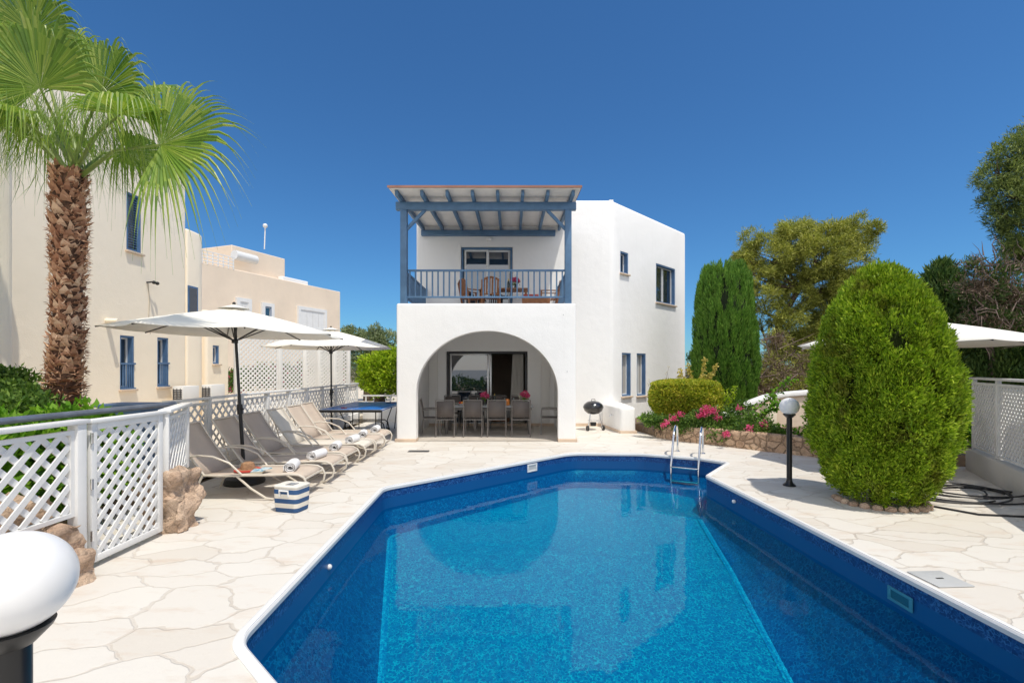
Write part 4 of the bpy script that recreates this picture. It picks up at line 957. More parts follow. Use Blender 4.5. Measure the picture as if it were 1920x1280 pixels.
fb = thing('fruit_bowl', 'small bowl of red and orange fruit at the left of the dining table', 'bowl', (-1.36,13.0,.75)); MB().lathe([(.04,0),(.10,.05),(.095,.052),(.03,.012)], n=18).build('bowl', PORC, fb)
for k in range(5): MB().ball((.045*math.cos(k*1.3),.045*math.sin(k*1.3),.07), .035, 12, 8).build('fruit', mat('red_fruit' if k % 2 else 'orange_fruit', (.55,.04,.02) if k % 2 else (.75,.30,.04), .4, .1), fb)
jg = thing('juice_jug', 'orange juice jug behind the third and fourth near chairs', 'jug', (-.12,13.05,.75)); MB().lathe([(.05,0),(.06,.02),(.055,.14),(.045,.17),(.04,.17),(.03,.02)], n=16).build('body', mat('orange_juice', (.75,.25,.05), .2, .05), jg); MB().tube([(.05,0,.14),(.10,0,.12),(.09,0,.05),(.05,0,.03)], .006, 6).build('handle', GLT, jg)
for i, (x, y) in enumerate(((-1.2,13.2),(-.2,13.35),(.05,13.3),(-.62,13.4),(-.95,13.35))):
    t = thing('wine_glass', 'clear stemmed wine glass on the outdoor dining table', 'glass', (x,y,.75), 0, 'wine glasses on the dining table'); MB().lathe([(.03,0),(.004,.006),(.004,.08),(.03,.11),(.034,.15),(.028,.19),(.026,.19),(.03,.13),(.002,.09)], n=14).build('bowl', GLT, t)

# ------------------------------------------------------------------ kettle barbecue
bq = thing('kettle_barbecue', 'black kettle barbecue on three legs against the white villa wall', 'barbecue', (2.30,13.7,0), .3)
ENA = mat('black_enamel', (.02,.02,.024), .12, .1, coat=.5)
MB().lathe([(.04,.44),(.16,.47),(.25,.545),(.285,.63),(.27,.632)], n=28).build('bowl', ENA, bq); MB().lathe([(.29,.634),(.292,.65),(.26,.73),(.17,.80),(.05,.828),(.01,.83)], n=28).build('lid', ENA, bq)
h = MB(); h.tube([(-.06,0,.82),(-.055,0,.87),(.055,0,.87),(.06,0,.82)], .008, 8); h.build('lid_handle', BLACKP, bq)
for k, a in enumerate((pi/2, pi/2+2.1, pi/2-2.1)): MB().tube([(.15*math.cos(a),.15*math.sin(a),.52),(.27*math.cos(a),.27*math.sin(a),.04)], .012, 8).build('leg', STEEL, bq)
for a in (pi/2+2.1, pi/2-2.1): MB(Matrix.Translation((.28*math.cos(a),.28*math.sin(a),.075))).tube([(-.02,0,0),(.02,0,0)], .075, 18).build('wheel', RUBBER, bq)
MB().lathe([(.15,.27),(.16,.285),(.02,.28)], n=20).build('ash_tray', STEEL, bq); MB().lathe([(.08,.12),(.09,.22),(.07,.22)], n=18).build('ash_pot', BLACKP, bq)

# ------------------------------------------------------------------ balcony furniture
def wchair(label, x, y, a):
    t = thing('wooden_chair', label, 'chair', (x,y,3.292), a, 'wooden chairs on the balcony'); w = .25
    s = MB()
    for k in range(5): s.box(-w+.02,w-.02,-.22+k*.09,-.15+k*.09,.42,.44)
    s.build('seat', TEAK, t)
    b = MB()
    for k in range(6): b.bar((-w+.06+k*.076,-.24,.5),(-w+.06+k*.076,-.33,.88+.05*math.sin(pi*k/5)),.045,.018)
    b.tube([(-w,-.33,.86),(-w*.5,-.34,.93),(0,-.34,.955),(w*.5,-.34,.93),(w,-.33,.86)], .028, 8); b.bar((-w,-.24,.5),(w,-.24,.5),.05,.03); b.build('backrest', TEAK, t)
    for sx in (-1,1):
        MB().bar((sx*w,.24,0),(sx*w,.22,.64),.045).build('leg', TEAK, t); MB().bar((sx*w,-.16,0),(sx*w,-.33,.88),.045).build('leg', TEAK, t); MB().bar((sx*w,.26,.65),(sx*w,-.28,.65),.06,.025).build('armrest', TEAK, t)
wchair('orange brown wooden chair turned sideways, leftmost on the balcony', -1.12, 13.75, -pi/2+.5); wchair('orange brown wooden chair facing the glass balcony door', -.62, 13.6, .15)
wchair('orange brown wooden chair at the right end of the balcony', 1.05, 13.9, pi/2)
tb = thing('wooden_table', 'wooden table with bottle and flowers on the balcony', 'table', (.02,14.0,3.292)); s = MB()
for k in range(6): s.box(-.45,.45,-.33+k*.11,-.23+k*.11,.70,.725)
s.build('table_top', TEAK, tb)
for x in (-.38,.38):
    for y in (-.27,.27): MB().bar((x,y,0),(x,y,.70),.05).build('leg', TEAK, tb)
bn = thing('wooden_bench', 'low wooden bench at the right of the balcony', 'bench', (.72,13.2,3.292)); s = MB()
for k in range(4): s.box(-.45,.30,-.2+k*.1,-.12+k*.1,.36,.385)
s.build('seat', TEAK, bn); MB().box(-.45,.30,-.21,-.19,.20,.34).build('apron', TEAK, bn)
for x in (-.40,.25):
    for y in (-.17,.17): MB().bar((x,y,0),(x,y,.36),.045).build('leg', TEAK, bn)
MB().box(-.42,.0,-.18,.16,.386,.45).build('cushion', mat('red_cushion', (.45,.08,.06), .9, .1), bn, bevel=.02)
bottle('dark wine bottle on the balcony table', -.10, 13.95, 4.018, GBOT); flowers('pink flowers in a vase on the balcony table', .10, 14.0, 4.018, .9, vm=GBOT)

# ------------------------------------------------------------------ ladder
ld = thing('pool_ladder', 'stainless steel pool ladder with two curved rails at the far corner of the pool', 'ladder', (3.4,9.6,0))
for (dx, dy), (wx, wy) in (((3.48,10.17),(3.08,9.37)),((3.90,9.88),(3.52,9.13))):
    d = Vector((wx-dx, wy-dy)); pts = [(dx,dy,.0),(dx,dy,.30),(dx+d.x*.04,dy+d.y*.04,.46),(dx+d.x*.16,dy+d.y*.16,.56),(dx+d.x*.34,dy+d.y*.34,.57),(dx+d.x*.52,dy+d.y*.52,.49),(dx+d.x*.66,dy+d.y*.66,.34),(dx+d.x*.86,dy+d.y*.86,.05),(wx,wy,-.14),(wx,wy,-.72)]
    sm_ = []
    for i in range(len(pts)-1):
        for q in (0,.5): sm_.append(Vector(pts[i]).lerp(Vector(pts[i+1]), q))
    sm_.append(Vector(pts[-1])); MB().tube(sm_, .022, 12).build('rail', STEEL, ld, world=True); MB().lathe([(.05,0),(.05,.015),(.025,.03)], (dx,dy,.001), 16).build('flange', STEEL, ld, world=True)
for z in (-.16,-.42,-.66): MB().bar((3.08,9.37,z),(3.52,9.13,z),.07,.03).build('step', STEEL, ld, world=True, bevel=.005)

# ------------------------------------------------------------------ globe lamps
def lamp(label, x, y, r, zc, pr):
    t = thing('globe_lamp', label, 'lamp', (x,y,0), 0, 'globe lamps by the pool'); MB().ball((0,0,zc), r, 48, 28, .96).build('globe', GLOBE, t, angle=60)
    MB().lathe([(pr*1.2,zc-r-.03),(r*.62,zc-r*.93),(r*.66,zc-r*.84),(r*.5,zc-r*.84)], n=32).build('collar', BLACKM, t)
    MB().tube([(0,0,.02),(0,0,zc-r-.02)], pr, 24).build('post', BLACKM, t); MB().lathe([(pr*2.3,.0),(pr*2.3,.012),(pr*1.3,.05),(pr,.09)], n=28).build('base', BLACKM, t)
lamp('white globe lamp close to the camera at the lower left corner', -1.46, 1.41, .150, 1.125, .046)
x_, y_ = G(1480,910); lamp('white globe lamp on a black post beside the big round conifer', x_, y_, .135, 1.18, .038)

# ------------------------------------------------------------------ pool fittings and small ground items
def fit(name, label, cat, x, y, z, a, w, h, group):
    t = thing(name, label, cat, (x,y,z), a, group); m = MB(); m.box(-w,w,-.012,.0,-h,-h*.6); m.box(-w,w,-.012,0,h*.6,h); m.box(-w,-w*.75,-.012,0,-h*.6,h*.6); m.box(w*.75,w,-.012,0,-h*.6,h*.6)
    m.build('face_plate', WMETAL if 'white' in label else mat('teal_plate', (.05,.28,.40), .4, .05), t, bevel=.002); MB().box(-w*.74,w*.74,-.004,-.001,-h*.59,h*.59).build('flap', GREYP if 'white' in label else mat('teal_flap', (.01,.12,.20), .4, .05), t)
aw = math.atan2(2.87,3.07)
fit('pool_skimmer', 'white skimmer opening in the far left pool wall', 'skimmer', .38, 9.155, -.13, aw, .13, .075, 'pool skimmers')
fit('pool_skimmer', 'bluish skimmer opening low in the right pool wall', 'skimmer', 3.293, 4.1, -.20, -pi/2, .13, .06, 'pool skimmers')
def jet(label, x, y, z): o = MB().ball((0,0,0), .028, 14, 8).build('pool_jet', WMETAL); o.location = (x,y,z); tag(o, label, 'jet', 'pool jets')
jet('white round water jet in the left pool wall', -1.795, 4.75, -.2); jet('white round water jet in the right pool wall near the ladder', 3.165, 6.9, -.15)
fx, fy = G(785,846); o = thing('drain_grate', 'dark slotted drain grate in the paving before the portico', 'drain', (fx,fy,.004)); s = MB()
for k in range(9): s.box(-.21,.21,-.07+k*.0165,-.06+k*.0165,.004,.010)
s.build('slats', mat('grate_metal', (.12,.12,.12), .5, .1), o); MB().box(-.22,.22,-.08,.09,0,.003).build('frame', DFRAME, o)
fx, fy = G(1762,1086); o = thing('skimmer_lid', 'square grey skimmer lid in the paving by the right pool edge', 'lid', (fx,fy,.003), R(3)); MB().box(-.15,.15,-.15,.15,0,.008).build('lid', GREYP, o, bevel=.003); MB().box(-.03,.03,-.008,.008,.0085,.011).build('finger_hole', BLACKP, o)
# hose
hs = MB(); pts = []
cx, cy = 6.15, 6.65
for k in range(230):
    th = k*.16; rr_ = .62+.16*math.sin(k*.07)+.05*math.sin(k*.31); ox_ = .18*math.sin(k*.045)
    pts.append((cx+ox_+rr_*math.cos(th)*1.0, cy+rr_*math.sin(th)*.62+.10*math.sin(k*.11), .02+.014*((k//39) % 5)))
hs.tube(pts, .011, 7); hs.tube([(5.45,6.6,.03),(5.3,6.1,.012),(5.55,5.75,.012),(6.1,5.65,.012),(6.8,5.95,.012),(7.4,6.4,.012)], .013, 7)
tag(hs.build('garden_hose', RUBBER), 'black garden hose coiled on the paving by the big round conifer', 'hose')

# ------------------------------------------------------------------ big conifer by the pool
th_ = thing('round_conifer', 'big egg shaped bright green conifer beside the pool, largest shrub', 'conifer', (4.82,6.33,0))
prof = [(0,.38),(.05,.50),(.15,.63),(.3,.71),(.45,.72),(.6,.68),(.75,.61),(.87,.49),(.95,.34),(1,.13)]
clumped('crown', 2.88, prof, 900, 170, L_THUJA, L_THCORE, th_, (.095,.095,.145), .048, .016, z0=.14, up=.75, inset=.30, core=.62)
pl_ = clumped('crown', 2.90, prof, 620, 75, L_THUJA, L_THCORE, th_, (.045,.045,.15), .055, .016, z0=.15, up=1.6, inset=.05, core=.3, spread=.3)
MB().tube([(0,0,-.02),(0,0,.4)], .12, 12).build('trunk', BARK, th_)
lab_s = 'rounded brown stone in the ring at the foot of the big conifer'
for k in range(16):
    a = pi*.86+k*(pi*1.3)/15; m = MB().ball((0,0,0), .055, 12, 8, .75); o = m.build('edging_stone', ROCK); o.location = (4.82+.50*math.cos(a), 6.33+.44*math.sin(a), .02); o.scale = (1+.4*random.random(), 1, .8+.4*random.random()); o.rotation_euler = (0,0,random.random()*3); tag(o, lab_s, 'stone', 'stones ringing the big conifer')
# clipped cypress
cy_ = thing('clipped_cypress', 'tall clipped dark green column cypress right of the villa', 'cypress', (6.75,15.4,.2))
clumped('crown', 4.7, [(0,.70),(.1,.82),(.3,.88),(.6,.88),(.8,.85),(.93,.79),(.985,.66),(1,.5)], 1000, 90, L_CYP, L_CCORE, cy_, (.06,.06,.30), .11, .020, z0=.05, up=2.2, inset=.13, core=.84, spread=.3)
MB().tube([(0,0,0),(0,0,1)], .12, 10).build('trunk', BARK, cy_)

def tree(name, label, base, trunk, limbs, lobes, m, dens, L, W, gap, tuft=5, group=None, bark=None, up=.3, seed=0, spread=.7, cat='tree', shell=.55, rt_=.25):
    t = thing(name, label, cat, base, 0, group); b = Vector(base); mb = MB()
    T = [Vector(p)-b for p in trunk]; mb.tube(T, [rt_*(1-.6*i/(len(T)-1)) for i in range(len(T))], 10)
    for c, r in lobes[:limbs]:
        c = Vector(c)-b; s = T[-1] if c.z > T[-1].z else min(T, key=lambda p: abs(p.z-c.z*.7)); mid = s.lerp(c, .5)+Vector((random.uniform(-.2,.2),random.uniform(-.2,.2),-.15)); mb.tube([s, mid, c], [rt_*.35, rt_*.22, rt_*.06], 7)
        for q in range(5):
            d = Vector((random.uniform(-1,1),random.uniform(-1,1),random.uniform(-.4,1)))*(r if not hasattr(r,'__len__') else r[0])*.8; mb.tube([mid.lerp(c,.5+.1*q), c+d*.5, c+d], [rt_*.1,rt_*.06,rt_*.03], 5)
    mb.build('trunk', bark or BARK, t)
    crown('crown', [(tuple(Vector(c)-b), r) for c, r in lobes], dens, L, W, m, t, gap, tuft, up, seed, shell, spread); return t
def pl(px, py, rp, Y, dy=0): x, y, z = AT(px, py, Y+dy); return ((x, y, z), rp/F*(Y+dy))
# umbrella pine behind
Y = 21
lobes = [pl(1445,480,52,Y),pl(1500,445,42,Y,.5),pl(1560,448,46,Y),pl(1605,455,34,Y,.6),pl(1530,485,50,Y,-.6),pl(1590,495,46,Y),pl(1400,487,26,Y),pl(1410,515,26,Y,-.5),pl(1470,520,40,Y,.4),pl(1430,560,36,Y),
         pl(1480,600,30,Y,-.5),pl(1515,640,36,Y),pl(1545,540,44,Y),pl(1500,690,30,Y,-.6),pl(1460,660,22,Y),pl(1425,610,22,Y,.5),pl(1600,540,50,Y)]
lobes = [(c, r*.92) for c, r in lobes]+[pl(1560,600,40,Y),pl(1540,650,38,Y,.5),pl(1590,590,50,Y),pl(1470,640,26,Y),pl(1500,560,34,Y)]+[((c[0]+random.uniform(-1,1)*r*1.0, c[1]+random.uniform(-1,1)*r, c[2]+random.uniform(-.4,.9)*r), r*.42) for c, r in lobes for _ in range(2)]
bx_, by_, _ = AT(1462,790,Y)
tree('pine_tree', 'spreading yellow green pine with bare inner branches behind the clipped cypress', (bx_,by_,0), [(bx_,by_,0),AT(1452,680,Y),AT(1462,600,Y),AT(1500,540,Y)], 17, lobes, L_PINE, 1600, .17, .028, .84, 8, seed=1, spread=.9)
# dry undergrowth
t = thing('dry_thicket', 'tangle of dry brown branches and undergrowth between the cypress and the big conifer', 'thicket', (11,19,0))
lobes = [pl(1440,690,40,18.5),pl(1480,720,40,18.5),pl(1430,740,35,18),pl(1500,740,40,18),pl(1540,720,45,18.5),pl(1455,640,26,19),pl(1400,720,25,18),pl(1520,680,34,18.8)]
b = Vector((11,19,0)); crown('dry_foliage', [(tuple(Vector(c)-b), r) for c, r in lobes], 800, .16, .02, L_DRY, t, .5, 6, .1, 3, .1, 1.3); crown('green_foliage', [(tuple(Vector(c)-b), r) for c, r in lobes], 520, .14, .03, L_PINE, t, .8, 6, .4, 9, .6, .9)
mb = MB()
for k in range(90):
    c, r = random.choice(lobes); c = Vector(c)-b; d = Vector((random.gauss(0,1),random.gauss(0,.6),random.gauss(0,.8))).normalized()*random.uniform(.5,1.4); p = c+Vector((random.uniform(-r,r),random.uniform(-.8,-.1),random.uniform(-r,r))); mb.tube([p, p+d*.5+Vector((0,0,random.uniform(-.1,.1))), p+d], [.022,.014,.004], 5)
mb.build('branches', GREYT, t)
t = thing('dark_hedge', 'dark evergreen hedge mass behind the dry thicket', 'hedge', (13,23,0)); b = Vector((13,23,0))
lobes = [pl(1400+k*45,740-15*(k%2),60,23) for k in range(7)]+[pl(1500,650,36,23),pl(1640,640,70,23)]+[pl(1300,700,14,24),pl(1302,670,12,24)]
crown('foliage', [(tuple(Vector(c)-b), r) for c, r in lobes], 700, .18, .05, L_DCYP, t, .2, 7, .3, 5, .2)
# row of dark cypresses at the right
specs = [(1765,500,60,15.5),(1830,545,55,15.0),(1900,560,60,14.5),(1960,540,60,14.5),(1720,600,45,16.5),(2030,560,60,14)]
nm = ['dark pointed cypress just right of the big conifer','dark cypress with dead brown top behind the right parasol','dark cypress behind the right lattice fence','dark cypress at the right edge of the picture','dark low cypress mostly behind the big conifer','dark cypress beyond the right edge of the picture']
for i, (px, py, rp, Yc) in enumerate(specs):
    x, y, z = AT(px, py, Yc); r = rp/F*Yc; t = thing('cypress', nm[i], 'cypress', (x,y,.1), 0, 'dark cypresses along the right boundary')
    conifer('crown', None, z, [(0,r*.8),(.2,r),(.55,r*.9),(.8,r*.6),(.93,r*.3),(1,.04)], 4200, L_DCYP if i != 1 else L_DCYP, L_CCORE, t, up=1.3, L=.26, W=.05, k=6, lump=.16, lf=1.6, seed=i, spread=.4)
    MB().tube([(0,0,-.1),(0,0,1)], .12, 8).build('trunk', BARK, t)
t = thing('dead_cypress', 'dead brown cypress branches above the right parasol', 'dead tree', (14.0,14.2,0)); b = Vector((14.0,14.2,0)); lobes = [pl(1835,545,42,14),pl(1870,520,38,14),pl(1905,560,40,14),pl(1840,600,36,14),pl(1880,610,34,14),pl(1825,500,20,14)]
crown('dry_foliage', [(tuple(Vector(c)-b), r) for c, r in lobes], 650, .15, .022, L_DRY, t, .45, 6, .3, 3, .1, 1.0); crown('green_foliage', [(tuple(Vector(c)-b), r*.9) for c, r in lobes], 900, .16, .03, L_DCYP, t, .8, 6, .8, 9, .4, .6); mb = MB()
for k in range(70):
    c, r = random.choice(lobes); c = Vector(c)-b; d = Vector((random.gauss(0,.6),random.gauss(0,.5),random.gauss(.5,.7))).normalized()*random.uniform(.5,1.1); p = c+Vector((random.uniform(-r,r),random.uniform(-.8,-.2),random.uniform(-r,r))); e_ = Vector((random.uniform(-.15,.15),0,random.uniform(-.1,.1))); mb.tube([p, p+d*.3+e_, p+d*.55-e_*.4, p+d*.75], [.018,.012,.008,.003], 5)
mb.tube([(0,0,0),(.1,0,2.0),tuple(Vector(lobes[0][0])-b)], [.12,.09,.04], 8); mb.build('branches', GREYT, t)
Y = 15.5
lobes = [pl(1900,290,34,Y),pl(1870,330,32,Y),pl(1895,370,40,Y),pl(1935,330,50,Y),pl(1925,420,46,Y),pl(1880,405,24,Y),pl(1950,260,44,Y),pl(1960,470,44,Y),pl(1910,480,26,Y,.5),pl(1990,380,60,Y),pl(1900,460,22,Y)]
bx_, by_, _ = AT(1990,700,Y)
tree('pine_tree', 'dark green pine reaching in from the right edge of the picture', (bx_,by_,0), [(bx_,by_,0),AT(1985,600,Y),AT(1980,480,Y),AT(1975,380,Y)], 11, lobes, L_PINED, 1300, .17, .024, .5, 8, seed=6, spread=.8)
mb_branch = None
# trees in the gap left of the villa
Y = 24
tree('olive_tree', 'grey green olive tree far behind the right lattice screen', (*AT(690,700,Y)[:2],0), [(*AT(690,700,Y)[:2],0),AT(690,660,Y)], 5, [pl(662,632,24,Y),pl(695,640,26,Y),pl(725,640,22,Y),pl(690,665,30,Y),pl(705,618,10,Y),pl(655,620,9,Y),pl(720,670,30,Y),pl(665,690,26,Y),pl(640,655,20,Y)], L_OLIVE, 900, .17, .05, .5, 6, seed=8)
Y = 17.5
tree('lime_tree', 'lime green leafy tree between the lattice screen and the villa', (*AT(712,740,Y)[:2],0), [(*AT(712,740,Y)[:2],0),AT(712,700,Y)], 4, [pl(700,690,26,Y),pl(722,675,22,Y),pl(735,700,26,Y),pl(690,715,18,Y),pl(715,720,28,Y),pl(740,670,20,Y),pl(735,725,16,Y),pl(684,680,12,Y)], L_LIME, 1900, .13, .05, .3, 5, seed=9)
# shrubs behind the screens
t = thing('flowering_shrub', 'green shrub with pink flowers behind the tall lattice screens', 'shrub', (-7.3,21,0)); b = Vector((-7.3,21,0)); lobes = [pl(450,712,26,20.5),pl(490,705,26,21),pl(530,708,28,21.5),pl(575,705,28,22),pl(620,700,28,22)]
crown('foliage', [(tuple(Vector(c)-b), r) for c, r in lobes], 1300, .16, .06, L_DGREEN, t, .2, 6, .2, 2, .3); crown('blossom', [(tuple(Vector(c)-b), r) for c, r in lobes], 130, .12, .08, L_PINK, t, .2, 4, .2, 2, .8)

# ------------------------------------------------------------------ flower bed planting
bh = thing('box_hedge', 'clipped yellow green box hedge mound in front of the angled villa wall', 'hedge', (4.62,12.9,.15))
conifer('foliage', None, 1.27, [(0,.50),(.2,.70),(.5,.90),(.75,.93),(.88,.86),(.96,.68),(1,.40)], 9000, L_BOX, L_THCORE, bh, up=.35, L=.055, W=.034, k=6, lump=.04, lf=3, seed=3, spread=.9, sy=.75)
t9 = rng.random((5200,2)); rr_ = np.sqrt(t9[:,0])*.9; P = np.stack([rr_*np.cos(t9[:,1]*6.283), rr_*np.sin(t9[:,1]*6.283)*.75, 1.25+.03*rng.random(5200)-.16*rr_**4], 1)
cards('top_foliage', P, np.array([0,0,.7])+rng.normal(size=P.shape)*.7, .06, .035, L_BOX, bh)
def shoots(name, label, base, hs_, spread_, m, L=.06, W=.03, cat='shrub', dens=55, lean=None):
    t = thing(name, label, cat, base); mb = MB(); PP = []; DD = []
    for i, h_ in enumerate(hs_):
        a = i*2.399; d = np.array([math.cos(a)*spread_, math.sin(a)*spread_*.6, 0]);
        if lean: d = d+np.array(lean)
        f = lambda s: np.array([d[0]*s, d[1]*s, h_*(s-.18*s*s)]) if not lean else np.array([d[0]*s, d[1]*s, h_*s])
        mb.tube([tuple(f(s)) for s in (0,.3,.6,.85,1)], [.012,.009,.006,.004,.002], 5)
        ss = rng.uniform(.3,1,dens); PP.append(np.array([f(s) for s in ss])); DD.append(rng.normal(size=(dens,3))+np.array([0,0,.4]))
    mb.build('stem', GREYT, t); P = np.concatenate(PP); D = np.concatenate(DD); P = P+rng.normal(size=P.shape)*.02; cards('leaves', P, D, L*rng.uniform(.6,1.3,len(P)), W, m, t); return t
shoots('crape_myrtle', 'upright yellow tipped shoots rising behind the box hedge', (5.2,13.6,.3), [1.9,1.75,1.5,2.1,1.6,1.3,1.9,1.4,1.1,1.2,1.6,1.0], .55, L_YEL, .085, .04, dens=170)
shoots('tall_grass', 'thin pale flower stalks in front of the angled villa wall', (4.05,13.4,.2), [1.95,1.5,1.2,1.0,1.4,.9], .3, L_YEL, .04, .012, dens=45)
shoots('crape_myrtle', 'yellow green leafy shoot leaning right of the box hedge', (5.3,12.6,.4), [.85,.7,.9,.6,.8], .15, L_LIME, .07, .035, lean=(.45,0,0), dens=60)
def sprawl(name, label, pts, dens, fl, r=.20, cat='shrub', base=None):
    base = base or (pts[0][0], pts[0][1], .15); t = thing(name, label, cat, base); b = np.array(base)
    lb = [(tuple(np.array(p)-b), (r*1.2,r*.8,r*.9)) for p in pts]; crown('foliage', lb, dens, .07, .035, L_DGREEN if fl != 2 else L_GREEN, t, .25, 4, .2, 4, .1)
    mb = MB()
    for c, _ in lb: mb.tube([(c[0]*.8,c[1],0),(c[0]*.9+.03,c[1],c[2]*.5),c], [.012,.009,.005], 5)
    mb.build('stem', GREYT, t); return t, lb
B = lambda px, py, Y: AT(px, py, Y)
t, lb = sprawl('bougainvillea', 'bougainvillea with dense pink flowers above the middle of the stone wall', [B(1310,785,11.4),B(1335,780,11.6),B(1345,795,11.3),B(1300,800,11.5),B(1365,800,11.2),B(1280,795,11.7)], 7000, 1, .22)
crown('blossom', [(tuple(np.array(B(px,py,11.2))-np.array(t.location)), rr) for px,py,rr in ((1322,772,.13),(1338,770,.11),(1312,778,.09),(1345,784,.09),(1326,764,.08))], 5000, .040, .032, L_PINK, t, .2, 3, .2, 4, .0)
t, lb = sprawl('bougainvillea', 'bougainvillea with scattered pink flowers at the left end of the stone wall', [B(1262,790,11.9),B(1245,792,12.0),B(1280,803,11.6),B(1232,788,12.1),B(1218,786,12.2)], 5200, 1, .17)
crown('blossom', [(tuple(np.array(B(px,py,11.6))-np.array(t.location)), rr) for px,py,rr in ((1262,784,.10),(1250,792,.08),(1275,776,.08),(1285,800,.07),(1243,798,.06),(1325,805,.06))], 4500, .040, .032, L_PINK, t, .2, 3, .2, 4, .0)
t, lb = sprawl('bougainvillea', 'sprawling bougainvillea with few red pink flowers toward the lamp post', [B(1385,795,11),B(1410,790,11),B(1400,805,10.7),B(1435,800,10.6),B(1360,815,10.9),B(1340,812,11.1),B(1380,815,10.8),B(1430,812,10.5),B(1375,775,11.3),B(1395,765,11.5),B(1455,815,10.3)], 3800, 1, .19)
crown('blossom', [(tuple(np.array(B(px,py,10.5))-np.array(t.location)), rr) for px,py,rr in ((1405,802,.07),(1432,795,.07),(1440,800,.05),(1362,812,.07),(1385,765,.05),(1360,815,.05))], 8000, .04, .035, L_PINK, t, 0, 2, .2, 4, .2)
def vine(label, pts, m=L_GREEN, dens=230):
    t = thing('vine', label, 'vine', pts[0], 0, 'arching vines over the parapet'); b = Vector(pts[0]); q = [Vector(p)-b for p in pts]; MB().tube(q, [.014]*(len(q)-1)+[.004], 6).build('stem', GREYT, t); PP = []
    for a, c in zip(q[:-1], q[1:]):
        s = rng.random((dens//(len(q)-1),1)); PP.append(np.array(a)*(1-s)+np.array(c)*s)
    P = np.concatenate(PP); P = P+rng.normal(size=P.shape)*.05; cards('leaves', P, rng.normal(size=P.shape)+np.array([0,0,-.3]), .085, .055, m, t)
vine('long leafy vine arching up to the right across the white parapet', [B(1395,795,11.2),B(1420,765,11.2),B(1445,745,11.1),B(1465,725,11),B(1485,708,10.9)])
vine('leafy vine drooping before the beige parapet wall', [B(1410,800,10.9),B(1430,775,10.9),B(1450,765,10.8),B(1460,752,10.7)])
vine('low leafy vine trailing toward the lamp post', [B(1440,800,10.5),B(1470,803,10.3),B(1500,815,10.1),B(1520,805,10.0)])
t, lb = sprawl('shrub', 'dark green shrub by the right lattice fence', [B(1800,800,9.6),B(1815,770,9.8),B(1790,780,9.9),B(1825,810,9.5),B(1830,780,9.7),B(1540,800,10.6),B(1548,770,10.8)], 5000, 2, .30)
t, lb = sprawl('shrub', 'low green leaves trailing from the box hedge toward the villa', [B(1205,785,12.4),B(1215,789,12.3),B(1228,793,12.2),B(1240,797,12.1)], 2600, 2, .09)
# lounger behind the conifer, copied
o = copy_tree(lp); o.location = (6.95,8.1,0); o.rotation_euler.z = R(200); o['label'] = 'sun lounger mostly hidden behind the big conifer by the right fence'

# left garden: hedge seen through the lattice and bushes round the palm
hg = thing('garden_hedge', 'bright green leafy hedge showing through the left lattice panels', 'hedge', (-5.0,4.5,0)); b = np.array((-5.0,4.5,0))
lobes = [((-4.95+.15*math.sin(k*1.9)-b[0], 2.2+k*.42-b[1], .72), (.45,.36,.52)) for k in range(9)]
crown('foliage', lobes, 8200, .10, .055, L_GREEN, hg, .12, 4, .35, 1, .55)
MB().tube([(0,-2.3,.1),(0,3,.1)], .03, 6).build('stem', BARK, hg)
t, lb = sprawl('shrub', 'dark green bush left of the palm trunk', [B(20,745,5.9),B(45,760,5.8),B(0,720,6.2),B(60,775,5.7),B(-20,750,5.8),B(30,780,5.5),B(30,725,6.2),B(80,780,5.6)], 6500, 1, .26, base=(-6,5.9,.15))

# ------------------------------------------------------------------ palm
PX0, PY0 = -5.68, 6.02
palm = thing('fan_palm', 'tall fan palm with a shaggy brown trunk in front of the cream house', 'palm tree', (PX0,PY0,0))
tk = MB(); zt_ = 4.22; tp_ = lambda z: (.05*math.sin(z*.8)+.042*z, 0); rad_ = lambda z: .185+.018*math.sin(z*1.9+.5)-.055*(z/4.2)+(.06 if z < 1.3 else 0)*(1.3-z)
tk.tube([(*tp_(z), z) for z in np.linspace(0, zt_, 16)], [rad_(z) for z in np.linspace(0, zt_, 16)], 20); V = []; F_ = []
for row in range(76):
    z = .25+row*.0522; rd = rad_(z)
    for k in range(13):
        a = 2*pi*(k+.5*(row % 2))/13+random.uniform(-.2,.2)+row*.04; ox_, oy_ = tp_(z); zz = z+random.uniform(-.035,.035)
        O_ = Vector((math.cos(a), math.sin(a), 0)); T_ = Vector((-math.sin(a), math.cos(a), 0)); w = .052*random.uniform(.5,1.4); ln_ = .11*random.uniform(.4,1.6); out = random.uniform(.01,.07)*(1.5 if row % 9 == 0 else 1)*(1.7 if z < 1.6 else 1)
        c = Vector((ox_, oy_, zz)); o0 = len(V); tz = ln_*(1 if z > 1.6 else .35)
        V += [c+O_*(rd-.03)-T_*w, c+O_*(rd-.03)+T_*w, c+O_*(rd+out*.55)+T_*w*.75+Vector((0,0,tz*.5)), c+O_*(rd+out*.55)-T_*w*.75+Vector((0,0,tz*.5)), c+O_*(rd+out)+T_*random.uniform(-.5,.5)*w+Vector((0,0,tz)), c+O_*(rd+out*.2)+Vector((0,0,tz*.6))]
        F_ += [(o0,o0+1,o0+2,o0+3),(o0+3,o0+2,o0+4),(o0+2,o0+5,o0+4),(o0+5,o0+3,o0+4),(o0+1,o0+5,o0+2),(o0+5,o0,o0+3)]
tk.build('trunk', mat('palm_inner_bark', (.12,.06,.035), .95, .3, 14, .5, 50), palm)
bt = MB(); bt._add(V, F_); bt.build('leaf_bases', L_BOOT, palm, smooth=False)
fb_ = []
for k in range(3200):
    z = random.uniform(.3,4.15); a = random.uniform(0,2*pi); rd = rad_(z)+.02; fb_.append((rd*math.cos(a)+tp_(z)[0], rd*math.sin(a), z))
